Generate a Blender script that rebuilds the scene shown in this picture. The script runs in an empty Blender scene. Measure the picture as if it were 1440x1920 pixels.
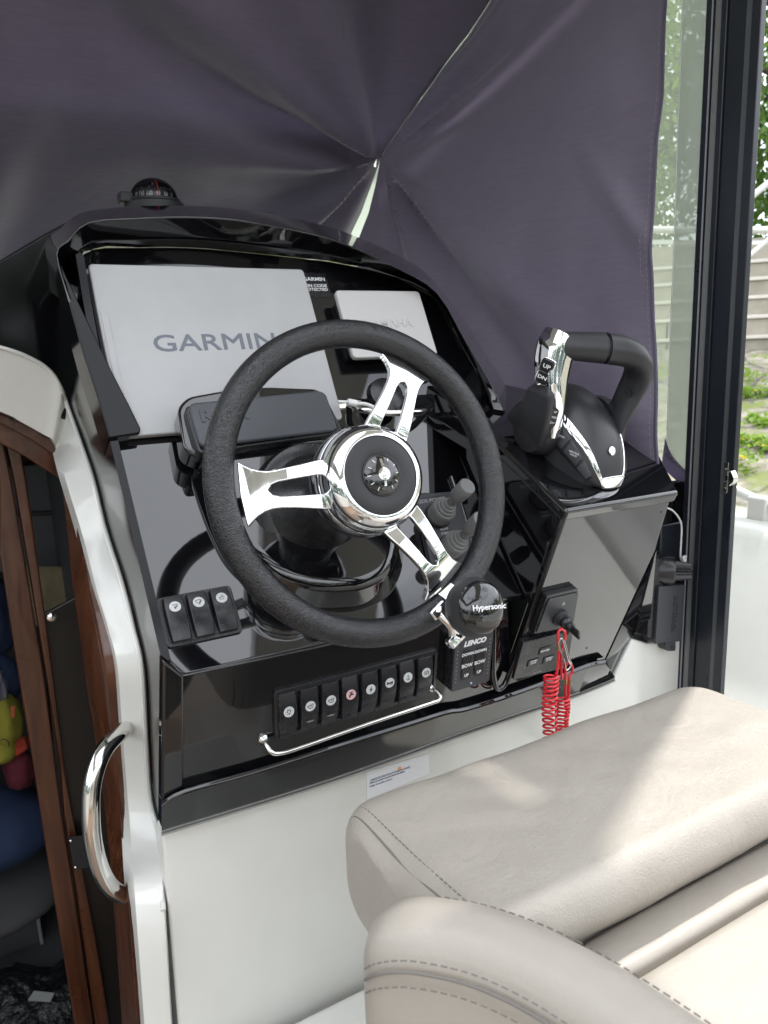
import bpy, bmesh, math, random
from mathutils import Vector as V, Matrix, noise
random.seed(4)
PI = math.pi
rad = math.radians
S = bpy.context.scene
COL = S.collection

# ------------------------------------------------------------ camera
YAW, PITCH, ROLL, FPX = rad(29.2), rad(11.75), rad(-2.1), 1400.0
CAM = V((0, 0, 1.45))
Fw = V((math.sin(YAW)*math.cos(PITCH), math.cos(YAW)*math.cos(PITCH), -math.sin(PITCH)))
R0 = V((math.cos(YAW), -math.sin(YAW), 0)); U0 = R0.cross(Fw)
Rt = R0*math.cos(ROLL) + U0*math.sin(ROLL); Up = Rt.cross(Fw)
cam = bpy.data.cameras.new('camera'); co = bpy.data.objects.new('camera', cam); COL.objects.link(co)
m = Matrix.Identity(4)
for i in range(3):
    m[i][0], m[i][1], m[i][2], m[i][3] = Rt[i], Up[i], -Fw[i], CAM[i]
co.matrix_world = m
cam.sensor_fit = 'VERTICAL'; cam.sensor_height = 36.0; cam.sensor_width = 27.0
cam.lens = FPX/1920*36; cam.clip_start = 0.02; cam.clip_end = 500
cam.dof.use_dof = True; cam.dof.focus_distance = 0.95; cam.dof.aperture_fstop = 9
S.camera = co

# ------------------------------------------------------------ sky, sun, exposure
SUN_EL, SUN_AZ = rad(58), rad(62)            # azimuth from forward (+Y) towards starboard (+X)
w = bpy.data.worlds.new('World'); S.world = w; w.use_nodes = True
nt = w.node_tree; N = nt.nodes; Lk = nt.links
bg = N['Background']
sky = N.new('ShaderNodeTexSky'); sky.sky_type = 'NISHITA'; sky.sun_disc = False
sky.sun_elevation = SUN_EL; sky.sun_rotation = SUN_AZ
sky.air_density = 1.0; sky.dust_density = 1.6; sky.ozone_density = 1.0
tc = N.new('ShaderNodeTexCoord'); mp = N.new('ShaderNodeMapping'); mp.inputs['Scale'].default_value = (1.2, 1.2, 2.2)
nz = N.new('ShaderNodeTexNoise'); nz.inputs['Scale'].default_value = 1.9; nz.inputs['Detail'].default_value = 7; nz.inputs['Roughness'].default_value = .58
cr = N.new('ShaderNodeValToRGB'); cr.color_ramp.elements[0].position = .31; cr.color_ramp.elements[1].position = .47
mx = N.new('ShaderNodeMix'); mx.data_type = 'RGBA'; mx.inputs[7].default_value = (15.5, 16.1, 17.2, 1)
Lk.new(tc.outputs['Generated'], mp.inputs[0]); Lk.new(mp.outputs[0], nz.inputs[0]); Lk.new(nz.outputs[0], cr.inputs[0])
Lk.new(cr.outputs[0], mx.inputs[0]); Lk.new(sky.outputs[0], mx.inputs[6]); Lk.new(mx.outputs[2], bg.inputs[0])
bg.inputs[1].default_value = 0.12
sd = bpy.data.lights.new('sun', 'SUN'); sd.energy = 2.5; sd.angle = rad(1.5); sd.color = (1, .955, .88)
so = bpy.data.objects.new('sun', sd); COL.objects.link(so)
SUNV = V((math.cos(SUN_EL)*math.sin(SUN_AZ), math.cos(SUN_EL)*math.cos(SUN_AZ), math.sin(SUN_EL)))
so.rotation_euler = SUNV.to_track_quat('Z', 'Y').to_euler(); so.location = (3, 1, 6)
S.view_settings.view_transform = 'Standard'; S.view_settings.look = 'None'
S.view_settings.exposure = 0.70; S.view_settings.gamma = 1; S.view_settings.use_curve_mapping = False

# ------------------------------------------------------------ helpers
def ray(u, v): return Fw + Rt*((u-720)/FPX) + Up*((960-v)/FPX)
def at(u, v, dep): return CAM + ray(u, v)*dep
def pl(u, v, p, n):
    d = ray(u, v); return CAM + d*(((V(p)-CAM).dot(n))/d.dot(n))
def nrm(t): t = rad(t); return V((0, -math.cos(t), math.sin(t)))

class Fr:
    """a flat working frame: X lateral, Y up in the plane, Z out of it"""
    def __init__(s, o, n, x=(1, 0, 0)):
        s.o = V(o); s.z = V(n).normalized(); x = V(x); s.x = (x - s.z*x.dot(s.z)).normalized(); s.y = s.z.cross(s.x)
    def l(s, u, v, h=0.0):
        q = pl(u, v, s.o + s.z*h, s.z) - s.o; return (q.dot(s.x), q.dot(s.y))
    def w(s, a, b, c=0.0): return s.o + s.x*a + s.y*b + s.z*c
    def at(s, o): return Fr(o, s.z, s.x)
    def mat(s):
        M = Matrix.Identity(4)
        for i in range(3): M[i][0], M[i][1], M[i][2], M[i][3] = s.x[i], s.y[i], s.z[i], s.o[i]
        return M
WORLD = Fr((0, 0, 0), (0, 0, 1))

def tag(o, label=None, cat=None, group=None, kind=None):
    if label: o['label'] = label
    if cat: o['category'] = cat
    if group: o['group'] = group
    if kind: o['kind'] = kind
    return o
def thing(name, label, cat, fr=None, loc=None, group=None):
    o = bpy.data.objects.new(name, None); COL.objects.link(o); o.empty_display_size = .02
    if fr is not None: o.matrix_world = fr.mat()
    elif loc is not None: o.location = loc
    return tag(o, label, cat, group)
def mesh_obj(name, verts, faces, m, parent=None, smooth=True, bevel=0, seg=2, ang=30, uvs=None, wl=None):
    me = bpy.data.meshes.new(name); me.from_pydata([tuple(v) for v in verts], [], faces); me.update()
    return finish(name, me, m, parent, smooth, bevel, seg, ang)
def finish(name, me, m, parent=None, smooth=True, bevel=0, seg=2, ang=30):
    if me.materials: pass
    else: me.materials.append(m)
    o = bpy.data.objects.new(name, me); COL.objects.link(o)
    if parent: o.parent = parent
    if smooth:
        for p in me.polygons: p.use_smooth = True
        if bevel: pass
        else: me.set_sharp_from_angle(angle=rad(38))
    if bevel:
        b = o.modifiers.new('bevel', 'BEVEL'); b.width = bevel; b.segments = seg; b.limit_method = 'ANGLE'; b.angle_limit = rad(ang); b.harden_normals = True
    return o
def bmo(name, bm, m, parent=None, smooth=True, bevel=0, seg=2, ang=30, fix=True):
    if fix: bmesh.ops.recalc_face_normals(bm, faces=bm.faces)
    me = bpy.data.meshes.new(name); bm.to_mesh(me); bm.free()
    return finish(name, me, m, parent, smooth, bevel, seg, ang)

def add_prism(bm, poly, z0, z1, M=None, taper=1.0):
    cx = sum(p[0] for p in poly)/len(poly); cy = sum(p[1] for p in poly)/len(poly)
    a = [V((p[0], p[1], z0)) for p in poly]; b = [V((cx+(p[0]-cx)*taper, cy+(p[1]-cy)*taper, z1)) for p in poly]
    if M: a = [M @ q for q in a]; b = [M @ q for q in b]
    a = [bm.verts.new(q) for q in a]; b = [bm.verts.new(q) for q in b]; n = len(poly)
    bm.faces.new(a[::-1]); bm.faces.new(b)
    for i in range(n): bm.faces.new((a[i], a[(i+1) % n], b[(i+1) % n], b[i]))
def prism(name, poly, z0, z1, m, parent=None, bevel=0.001, seg=2, taper=1.0, M=None, ang=30):
    bm = bmesh.new(); add_prism(bm, poly, z0, z1, M, taper); return bmo(name, bm, m, parent, True, bevel, seg, ang)
def add_box(bm, c, s, M=None):
    x, y, z = c; a, b, d = s[0]/2, s[1]/2, s[2]/2
    add_prism(bm, [(x-a, y-b), (x+a, y-b), (x+a, y+b), (x-a, y+b)], z-d, z+d, M)
def box(name, c, s, m, parent=None, bevel=0.001, seg=2, M=None):
    bm = bmesh.new(); add_box(bm, c, s, M); return bmo(name, bm, m, parent, True, bevel, seg)
def rrect(cx, cy, w_, h, r, n=5):
    out = []
    for sx, sy, a0 in ((1, 1, 0), (-1, 1, 90), (-1, -1, 180), (1, -1, 270)):
        for i in range(n+1):
            a = rad(a0 + 90*i/n); out.append((cx+sx*(w_/2-r)+r*math.cos(a), cy+sy*(h/2-r)+r*math.sin(a)))
    return out
def roundpoly(pts, r, n=4):
    out = []; k = len(pts)
    for i in range(k):
        p, a, b = V((*pts[i], 0)), V((*pts[i-1], 0)), V((*pts[(i+1) % k], 0))
        d1, d2 = (a-p), (b-p); rr = min(r, d1.length*.45, d2.length*.45)
        s, e = p+d1.normalized()*rr, p+d2.normalized()*rr
        for j in range(n+1):
            t = j/n; q = s*(1-t)**2 + p*2*t*(1-t) + e*t*t; out.append((q.x, q.y))
    return out
def circle(cx, cy, r, n=24): return [(cx+r*math.cos(2*PI*i/n), cy+r*math.sin(2*PI*i/n)) for i in range(n)]
def lathe(name, prof, m, parent=None, n=48, M=None, sx=1.0, sy=1.0, bevel=0):
    vs, fs = [], []
    for r, z in prof:
        for i in range(n):
            a = 2*PI*i/n; q = V((r*math.cos(a)*sx, r*math.sin(a)*sy, z)); vs.append(M @ q if M else q)
    for j in range(len(prof)-1):
        for i in range(n):
            i2 = (i+1) % n; fs.append((j*n+i, j*n+i2, (j+1)*n+i2, (j+1)*n+i))
    if prof[0][0] > 1e-6: fs.append(tuple(range(n))[::-1])
    if prof[-1][0] > 1e-6: fs.append(tuple((len(prof)-1)*n+i for i in range(n)))
    me = bpy.data.meshes.new(name); me.from_pydata([tuple(v) for v in vs], [], fs)
    bm = bmesh.new(); bm.from_mesh(me); bmesh.ops.remove_doubles(bm, verts=bm.verts, dist=1e-6)
    bpy.data.meshes.remove(me); return bmo(name, bm, m, parent, True, bevel)
def catmull(pts, sub, closed=False):
    out = []; n = len(pts); P = [V(p) for p in pts]
    rng = range(n) if closed else range(n-1)
    for i in rng:
        if closed: a, b, c, d = P[(i-1) % n], P[i], P[(i+1) % n], P[(i+2) % n]
        else: a, b, c, d = P[max(i-1, 0)], P[i], P[i+1], P[min(i+2, n-1)]
        for j in range(sub):
            t = j/sub; out.append(.5*((2*b)+(c-a)*t+(2*a-5*b+4*c-d)*t*t+(3*b-a-3*c+d)*t**3))
    if not closed: out.append(P[-1])
    return out
def add_tube(bm, pts, r, n=10, closed=False, cap=True, flat=1.0):
    P = [V(p) for p in pts]; k = len(P); rings = []; up = None
    for i, p in enumerate(P):
        if closed: t = (P[(i+1) % k]-P[i-1]).normalized()
        else: t = (P[min(i+1, k-1)]-P[max(i-1, 0)]).normalized()
        if up is None: up = t.orthogonal().normalized()
        up = (up - t*up.dot(t)).normalized(); s = t.cross(up)
        rr = r(i/(k-1)) if callable(r) else r
        rings.append([bm.verts.new(p + up*math.cos(2*PI*j/n)*rr + s*math.sin(2*PI*j/n)*rr*flat) for j in range(n)])
    for i in range(k if closed else k-1):
        a, b = rings[i], rings[(i+1) % k]
        for j in range(n): bm.faces.new((a[j], a[(j+1) % n], b[(j+1) % n], b[j]))
    if cap and not closed: bm.faces.new(rings[0][::-1]); bm.faces.new(rings[-1])
def tube(name, pts, r, m, parent=None, n=12, closed=False, sub=0):
    if sub: pts = catmull(pts, sub, closed)
    bm = bmesh.new(); add_tube(bm, pts, r, n, closed); return bmo(name, bm, m, parent)
def lettering(body, size, m, parent, x=0, y=0, z=0, rot=0, ext=.0003, align='CENTER', bold=0, sx=1.0, shear=0, M=None, name='lettering', sp=1.0):
    c = bpy.data.curves.new('t', 'FONT'); c.body = body; c.size = size; c.extrude = ext; c.align_x = align; c.align_y = 'CENTER'
    c.offset = bold; c.shear = shear; c.space_character = sp; c.resolution_u = 3
    o = bpy.data.objects.new('t', c); COL.objects.link(o)
    me = bpy.data.meshes.new_from_object(o.evaluated_get(bpy.context.evaluated_depsgraph_get()))
    bpy.data.objects.remove(o); bpy.data.curves.remove(c)
    T = Matrix.Translation((x, y, z)) @ Matrix.Rotation(rot, 4, 'Z') @ Matrix.Diagonal((sx, 1, 1, 1))
    me.transform((M @ T) if M else T); me.materials.clear(); me.materials.append(m)
    o = bpy.data.objects.new(name, me); COL.objects.link(o); o.parent = parent
    return o
def strip(name, rows, m, parent=None, sub=4, bevel=0, seg=2, ang=30, flip=False):
    rows = [catmull(r, sub) for r in rows]; n = len(rows[0]); vs = [q for r in rows for q in r]
    fs = [(j*n+i, j*n+i+1, (j+1)*n+i+1, (j+1)*n+i) for j in range(len(rows)-1) for i in range(n-1)]
    if flip: fs = [f[::-1] for f in fs]
    return mesh_obj(name, vs, fs, m, parent, True, bevel, seg, ang)
def poly3(name, pts, thick, n, m, parent=None, bevel=0, seg=2):
    """a plate through given 3D points, thickened backwards along n"""
    bm = bmesh.new(); a = [bm.verts.new(p) for p in pts]; b = [bm.verts.new(V(p)-V(n)*thick) for p in pts]; k = len(pts)
    bm.faces.new(a); bm.faces.new(b[::-1])
    for i in range(k): bm.faces.new((a[i], b[i], b[(i+1) % k], a[(i+1) % k]))
    return bmo(name, bm, m, parent, True, bevel, seg)

# ------------------------------------------------------------ materials
def mat(name, col, rough=.5, metal=0, spec=.5, coat=0, bump=None, var=None, sheen=0, trans=0, ior=1.5, rvar=None, emis=None, crough=.03):
    """bump=(kind, scale, strength, dist)  var=(scale, other colour, amount)  rvar=(scale, lo, hi)"""
    m = bpy.data.materials.new(name); m.use_nodes = True; nt = m.node_tree; N = nt.nodes; L = nt.links
    b = N['Principled BSDF']; b.inputs['Base Color'].default_value = (*col, 1); b.inputs['Roughness'].default_value = rough
    b.inputs['Metallic'].default_value = metal; b.inputs['Specular IOR Level'].default_value = spec
    b.inputs['Coat Weight'].default_value = coat; b.inputs['Coat Roughness'].default_value = crough
    b.inputs['Sheen Weight'].default_value = sheen; b.inputs['Transmission Weight'].default_value = trans; b.inputs['IOR'].default_value = ior
    tc = N.new('ShaderNodeTexCoord')
    def noise_(scale, det=4, rough_=.55):
        t = N.new('ShaderNodeTexNoise'); t.inputs['Scale'].default_value = scale; t.inputs['Detail'].default_value = det
        t.inputs['Roughness'].default_value = rough_; L.new(tc.outputs['Object'], t.inputs[0]); return t
    if var:
        t = noise_(var[0]); r = N.new('ShaderNodeValToRGB'); r.color_ramp.elements[0].position = .35; r.color_ramp.elements[1].position = .68
        r.color_ramp.elements[0].color = (*col, 1)
        r.color_ramp.elements[1].color = (*[c*(1-var[2])+d*var[2] for c, d in zip(col, var[1])], 1)
        L.new(t.outputs[0], r.inputs[0]); L.new(r.outputs[0], b.inputs['Base Color'])
    if rvar:
        t = noise_(rvar[0], 6, .65); r = N.new('ShaderNodeMapRange'); r.inputs[1].default_value = .35; r.inputs[2].default_value = .7
        r.inputs[3].default_value = rvar[1]; r.inputs[4].default_value = rvar[2]
        L.new(t.outputs[0], r.inputs[0]); L.new(r.outputs[0], b.inputs['Roughness'])
    if bump:
        bn = N.new('ShaderNodeBump'); bn.inputs['Strength'].default_value = bump[2]; bn.inputs['Distance'].default_value = bump[3]
        if bump[0] == 'noise': t = noise_(bump[1], 5); out = t.outputs[0]
        elif bump[0] == 'leather':
            wn = noise_(bump[1]*.35, 3); mxx = N.new('ShaderNodeMix'); mxx.data_type = 'VECTOR'; mxx.inputs[0].default_value = .012
            L.new(tc.outputs['Object'], mxx.inputs[4]); L.new(wn.outputs[1], mxx.inputs[5])
            t = N.new('ShaderNodeTexVoronoi'); t.feature = 'DISTANCE_TO_EDGE'; t.inputs['Scale'].default_value = bump[1]
            L.new(mxx.outputs[1], t.inputs[0])
            mr = N.new('ShaderNodeMapRange'); mr.inputs[2].default_value = .28; mr.interpolation_type = 'SMOOTHSTEP'; L.new(t.outputs[0], mr.inputs[0])
            out = mr.outputs[0]
        elif bump[0] == 'weave':
            a1 = N.new('ShaderNodeTexNoise'); a1.inputs['Detail'].default_value = 2
            mpp = N.new('ShaderNodeMapping'); mpp.inputs['Scale'].default_value = (bump[1]*.12, bump[1]*.12, bump[1]*1.6)
            L.new(tc.outputs['Object'], mpp.inputs[0]); L.new(mpp.outputs[0], a1.inputs[0]); a1.inputs['Scale'].default_value = 1
            out = a1.outputs[0]
        L.new(out, bn.inputs['Height']); L.new(bn.outputs[0], b.inputs['Normal'])
    if emis: b.inputs['Emission Color'].default_value = (*emis[:3], 1); b.inputs['Emission Strength'].default_value = emis[3]
    m['b'] = 1
    return m
def cloth_streaks(m):
    nt = m.node_tree; N = nt.nodes; L = nt.links; b = N['Principled BSDF']; src = b.inputs['Base Color'].links[0].from_socket
    tc = N.new('ShaderNodeTexCoord'); mp = N.new('ShaderNodeMapping'); mp.inputs['Scale'].default_value = (22, 22, 420); t = N.new('ShaderNodeTexNoise'); t.inputs['Scale'].default_value = 1; t.inputs['Detail'].default_value = 5; t.inputs['Roughness'].default_value = .7
    mr = N.new('ShaderNodeMapRange'); mr.inputs[1].default_value = .3; mr.inputs[2].default_value = .7; mr.inputs[3].default_value = .84; mr.inputs[4].default_value = 1.14
    mx = N.new('ShaderNodeMix'); mx.data_type = 'RGBA'; mx.blend_type = 'MULTIPLY'; mx.inputs[0].default_value = 1
    L.new(tc.outputs['Object'], mp.inputs[0]); L.new(mp.outputs[0], t.inputs[0]); L.new(t.outputs[0], mr.inputs[0]); L.new(src, mx.inputs[6]); L.new(mr.outputs[0], mx.inputs[7]); L.new(mx.outputs[2], b.inputs['Base Color'])
BLACK = mat('gloss_black_gelcoat', (.004, .004, .005), .035, spec=.5, coat=.8, rvar=(9, .025, .06), bump=('noise', 7, .05, .004))
BLACKS = mat('black_side_gelcoat', (.004, .004, .005), .09, spec=.22)
BLACKP = mat('satin_black_plastic', (.012, .012, .014), .28, rvar=(60, .22, .36))
MATTE = mat('matte_black_plastic', (.016, .016, .018), .5, bump=('noise', 900, .25, .0004))
HANDGRIP = mat('soft_black_grip', (.022, .022, .025), .4, bump=('noise', 1400, .3, .0003))
RIMM = mat('black_leather_rim', (.006, .006, .0075), .24, spec=.6, bump=('leather', 340, .7, .0005), rvar=(40, .19, .28))
CHROME = mat('polished_chrome', (.86, .86, .87), .035, 1, rvar=(16, .02, .07))
STEEL = mat('stainless_steel', (.72, .71, .69), .11, 1, rvar=(30, .07, .18))
COVER = mat('grey_screen_cover', (.40, .40, .40), .48, var=(14, (.35, .35, .352), .6), bump=('noise', 500, .12, .0003))
COVERL = mat('pale_screen_cover', (.52, .51, .495), .5, bump=('noise', 500, .12, .0003))
COVERD = mat('dark_grey_cover', (.045, .05, .058), .4, rvar=(12, .34, .5))
PRINTG = mat('slate_grey_print', (.13, .145, .175), .5)
WHITEG = mat('white_gelcoat', (.66, .66, .625), .16, coat=.4, rvar=(6, .12, .22), var=(4, (.57, .56, .515), .7), bump=('noise', 4, .12, .01))
WHITEP = mat('white_paint', (.74, .74, .72), .35)
VINYL = mat('taupe_seat_vinyl', (.375, .342, .298), .46, bump=('leather', 330, .35, .0008), rvar=(20, .4, .56), var=(4, (.335, .302, .26), .7))
VINYLS = mat('smooth_taupe_vinyl', (.370, .337, .293), .45, bump=('leather', 420, .16, .0006), var=(5, (.335, .302, .26), .6))
THREAD = mat('grey_thread', (.17, .155, .14), .8)
CANV = mat('purple_grey_canvas', (.118, .100, .140), .46, spec=.5, sheen=.35, bump=('weave', 300, .5, .0008), var=(8, (.132, .112, .154), .8))
cloth_streaks(CANV)
CANVI = mat('purple_grey_canvas_hem', (.085, .07, .12), .6, sheen=.3, bump=('weave', 1500, .3, .0006))
WOOD = mat('varnished_mahogany', (.085, .026, .012), .3, coat=.3, rvar=(12, .25, .4))
DARKW = mat('dark_brown_panel', (.012, .009, .007), .35)
RED = mat('red_coil_plastic', (.62, .012, .02), .28, coat=.3)
REDP = mat('red_print', (.65, .04, .03), .5)
WHT = mat('white_print', (.7, .7, .7), .5)
GREYPR = mat('grey_print', (.35, .35, .36), .5)
ICON = mat('silver_icon_disc', (.52, .53, .53), .35)
ICONR = mat('pinkish_icon_disc', (.62, .40, .40), .35)
INK = mat('black_ink', (.01, .01, .01), .5)
NAVY = mat('navy_print', (.03, .04, .16), .5)
PANELG = mat('charcoal_panel', (.04, .041, .046), .42, bump=('noise', 900, .15, .0003))
BOOT = mat('grey_rubber_boot', (.17, .172, .17), .5)
LEDG = mat('unlit_led_window', (.16, .16, .15), .3)
STICK = mat('clear_sticker', (.68, .69, .70), .3)
BRASS = mat('brass_crimp', (.55, .42, .2), .3, 1)
DKFRAME = mat('black_painted_aluminium', (.013, .016, .022), .3, rvar=(9, .27, .33), spec=.5)
SEAL = mat('grey_brush_seal', (.17, .175, .175), .55)
def wood_grain(m):
    nt = m.node_tree; N = nt.nodes; L = nt.links; b = N['Principled BSDF']
    tc = N.new('ShaderNodeTexCoord'); mp = N.new('ShaderNodeMapping'); mp.inputs['Scale'].default_value = (70, 70, 5)
    t = N.new('ShaderNodeTexNoise'); t.inputs['Scale'].default_value = 1; t.inputs['Detail'].default_value = 6; t.inputs['Distortion'].default_value = .6
    r = N.new('ShaderNodeValToRGB'); r.color_ramp.elements[0].color = (.036, .011, .005, 1); r.color_ramp.elements[1].color = (.10, .034, .014, 1)
    r.color_ramp.elements[0].position = .3; r.color_ramp.elements[1].position = .75
    L.new(tc.outputs['Object'], mp.inputs[0]); L.new(mp.outputs[0], t.inputs[0]); L.new(t.outputs[0], r.inputs[0]); L.new(r.outputs[0], b.inputs['Base Color'])
wood_grain(WOOD)
def rumple(m, scale, dist):
    nt = m.node_tree; N = nt.nodes; L = nt.links; b1 = [n for n in N if n.type == 'BUMP'][0]
    tc = N.new('ShaderNodeTexCoord'); t = N.new('ShaderNodeTexNoise'); t.inputs['Scale'].default_value = scale; t.inputs['Detail'].default_value = 4; t.inputs['Distortion'].default_value = 1.2
    b2 = N.new('ShaderNodeBump'); b2.inputs['Strength'].default_value = .55; b2.inputs['Distance'].default_value = dist
    L.new(tc.outputs['Object'], t.inputs[0]); L.new(t.outputs[0], b2.inputs['Height']); L.new(b2.outputs[0], b1.inputs['Normal'])
rumple(VINYL, 11, .006); rumple(VINYLS, 9, .004); rumple(CANV, 4, .006); rumple(COVERL, 3, .003); rumple(COVER, 3, .003)
def glassy(name, tint, fac, rough=.0, dif=(.5, .5, .5), difw=.0):
    m = bpy.data.materials.new(name); m.use_nodes = True; nt = m.node_tree; N = nt.nodes; L = nt.links; N.clear()
    o = N.new('ShaderNodeOutputMaterial'); t = N.new('ShaderNodeBsdfTransparent'); t.inputs[0].default_value = (*tint, 1)
    g = N.new('ShaderNodeBsdfGlossy'); g.inputs['Roughness'].default_value = rough; f = N.new('ShaderNodeFresnel'); f.inputs[0].default_value = fac
    mxs = N.new('ShaderNodeMixShader'); L.new(f.outputs[0], mxs.inputs[0]); L.new(t.outputs[0], mxs.inputs[1]); L.new(g.outputs[0], mxs.inputs[2])
    out = mxs
    if difw:
        d = N.new('ShaderNodeBsdfDiffuse'); d.inputs[0].default_value = (*dif, 1); tr = N.new('ShaderNodeBsdfTranslucent'); tr.inputs[0].default_value = (*dif, 1)
        ad = N.new('ShaderNodeMixShader'); ad.inputs[0].default_value = .6; L.new(d.outputs[0], ad.inputs[1]); L.new(tr.outputs[0], ad.inputs[2])
        m2 = N.new('ShaderNodeMixShader'); m2.inputs[0].default_value = difw; L.new(mxs.outputs[0], m2.inputs[1]); L.new(ad.outputs[0], m2.inputs[2]); out = m2
    L.new(out.outputs[0], o.inputs[0]); return m
GLASSD = glassy('smoked_dome_glass', (.75, .75, .78), 1.45)
GLASSW = glassy('hazy_window_glass', (.92, .95, .9), 1.3, difw=.22, dif=(.75, .8, .7))
CLEARV = glassy('milky_clear_vinyl', (.8, .82, .8), 1.3, .2, dif=(.42, .44, .42), difw=.72)
# canvas lets some light through
def add_translucent(m, col, fac):
    nt = m.node_tree; N = nt.nodes; L = nt.links; b = N['Principled BSDF']; o = N['Material Output']
    t = N.new('ShaderNodeBsdfTranslucent'); t.inputs[0].default_value = (*col, 1); x = N.new('ShaderNodeMixShader'); x.inputs[0].default_value = fac
    L.new(b.outputs[0], x.inputs[1]); L.new(t.outputs[0], x.inputs[2]); L.new(x.outputs[0], o.inputs[0])
add_translucent(CANV, (.22, .18, .29), .20); add_translucent(CANVI, (.2, .15, .3), .25)

BLACK.node_tree.nodes['Principled BSDF'].inputs['IOR'].default_value = 1.5; BLACK.node_tree.nodes['Principled BSDF'].inputs['Coat IOR'].default_value = 1.5
# ------------------------------------------------------------ the planes of the dash
D = Fr((0, 1.06, 1.392), nrm(27))          # displays
B = Fr((0, 1.035, 1.365), nrm(38))         # sloping face under the displays
A = Fr((0, .824, 1.094), nrm(-8))          # switch face below the ridge
T = Fr((0, .74, 1.236), nrm(-20))          # face of the throttle box
WN = nrm(17); WC = V((.403, .757, 1.310))

# ============================================================ HELM CONSOLE
con = thing('helm_console', 'glossy black helm console with hooded dashboard on a white moulded base', 'boat dashboard', loc=(.45, .9, 1.1))
def P_(fr, pts, h=0.0): return [fr.l(u, v, h) for u, v in pts]
class Sub:                                  # parts of the console are meshes in world coordinates, moved back to its origin
    pass
CO = con.location.copy()
def to_con(o, par=con):
    o.data.transform(Matrix.Translation(-CO)); o.parent = par; return o
def plate(name, fr, pts, z0, z1, m, bevel=.002, seg=3, r=0, par=con, n=4):
    poly = [fr.l(u, v, z1) for u, v in pts]
    if r: poly = roundpoly(poly, r, n)
    return to_con(prism(name, poly, z0, z1, m, None, bevel, seg, 1.0, fr.mat()), par)
# switch face, its raised surround and the rolled lip along the bottom
plate('switch_face', A, [(306, 1238), (345, 1265), (615, 1207), (835, 1155), (955, 1128), (960, 1268), (1095, 1237), (1153, 1272), (1085, 1300), (880, 1370), (590, 1470), (303, 1555)], -.02, 0, BLACK, .003)
plate('left_surround', A, [(305, 1237), (345, 1268), (345, 1476), (303, 1505)], -.012, .006, BLACK, .0035, 4)
lipu = [(303, 1503), (345, 1479), (480, 1441), (620, 1397), (760, 1354), (838, 1330), (875, 1324), (960, 1297), (1040, 1268), (1100, 1244), (1136, 1236)]
lipl = [(303, 1564), (345, 1551), (480, 1510), (620, 1466), (760, 1417), (838, 1388), (875, 1375), (960, 1346), (1040, 1319), (1100, 1297), (1153, 1275)]
rows = []
for k, (pts, h) in enumerate(((lipu, 0.001), (lipu, .010), (lipu, .014), (lipl, .012), (lipl, .002), (lipl, -.02))):
    dv = (0, 0, 9, -6, 0, 0)[k]
    rows.append([A.w(*A.l(u, v+dv, h), h) for u, v in pts])
to_con(strip('bottom_lip', rows, BLACK, None, 4, .002, 3))
to_con(tube('sealant_line', [A.w(*A.l(u, v+1.5, .003), .003) for u, v in lipl], .0016, mat('grey_sealant', (.28, .28, .26), .7), None, 6, sub=3))
# sloping face below the displays
by0 = B.l(500, 1234)[1]; bx1 = .693
bl = [B.l(205, 818), B.l(255, 1030), B.l(306, 1235), B.l(345, 1264)]
bpoly = [bl[0]] + [bl[1]] + [bl[2]] + [(bl[3][0], by0)] + [(bx1, by0)] + [(bx1, .03)] + [(bl[0][0], .03)]
to_con(prism('sloping_face', bpoly, -.02, 0, BLACK, None, .006, 5, 1.0, B.mat()))
# raised channel rim round the three-switch corner
tb = [(300, 1110), (452, 1075), (475, 1170), (520, 1206)]
# wheel boss
boss = [(352, 872), (378, 955), (420, 1050), (500, 1118), (600, 1143), (700, 1136), (752, 1108), (776, 1050), (764, 950), (720, 850), (655, 800), (380, 820)]
bp = [B.l(u, v, .025) for u, v in boss]
to_con(prism('wheel_boss', roundpoly(bp, .03, 6), -.005, .042, BLACK, None, .012, 6, .80, B.mat(), 25))
# vertical styling channel to the right of the boss
for a, b in (((790, 800), (800, 905)), ((838, 1125), (846, 1190))):
    pass
to_con(tube('styling_rib', [B.w(*B.l(u, v, .002), .003) for u, v in ((846, 895), (868, 960), (890, 1040), (905, 1100), (925, 1125), (925, 1150))], .004, BLACK, None, 10, sub=6))
to_con(tube('styling_rib', [A.w(*A.l(u, v, .012), .010) for u, v in ((906, 1095), (923, 1120), (927, 1180), (926, 1260), (933, 1292), (948, 1284), (962, 1250), (985, 1190))], .0045, BLACK, None, 10, sub=6))
# display recess and hood
rec = [(262, 806), (238, 748), (205, 688), (160, 595), (121, 513), (138, 497), (175, 468), (260, 465), (350, 465), (430, 471), (500, 478), (575, 486), (640, 495), (745, 520), (818, 562), (862, 640), (900, 712), (915, 765)]
lip = [(207, 818), (183, 742), (158, 668), (129, 565), (106, 476), (128, 450), (166, 416), (255, 408), (350, 405), (430, 409), (500, 420), (580, 436), (645, 456), (752, 506), (820, 550), (872, 638), (925, 728), (945, 770)]
sil = [(175, 800), (150, 715), (115, 620), (90, 530), (76, 461), (108, 432), (148, 400), (215, 389), (290, 385), (395, 387), (490, 398), (585, 417), (660, 440), (785, 500), (850, 572), (905, 650), (968, 730), (985, 765)]
plate('display_recess', D, [(225, 800)] + rec[2:-1] + [(912, 800)], -.03, -.012, BLACK, .001)
HL = [.028, .028, .028, .033, .045]+[.052]*9+[.045, .038, .032, .03]
HR = [.038, .038, .038, -.013]+[-.013]*14
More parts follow.
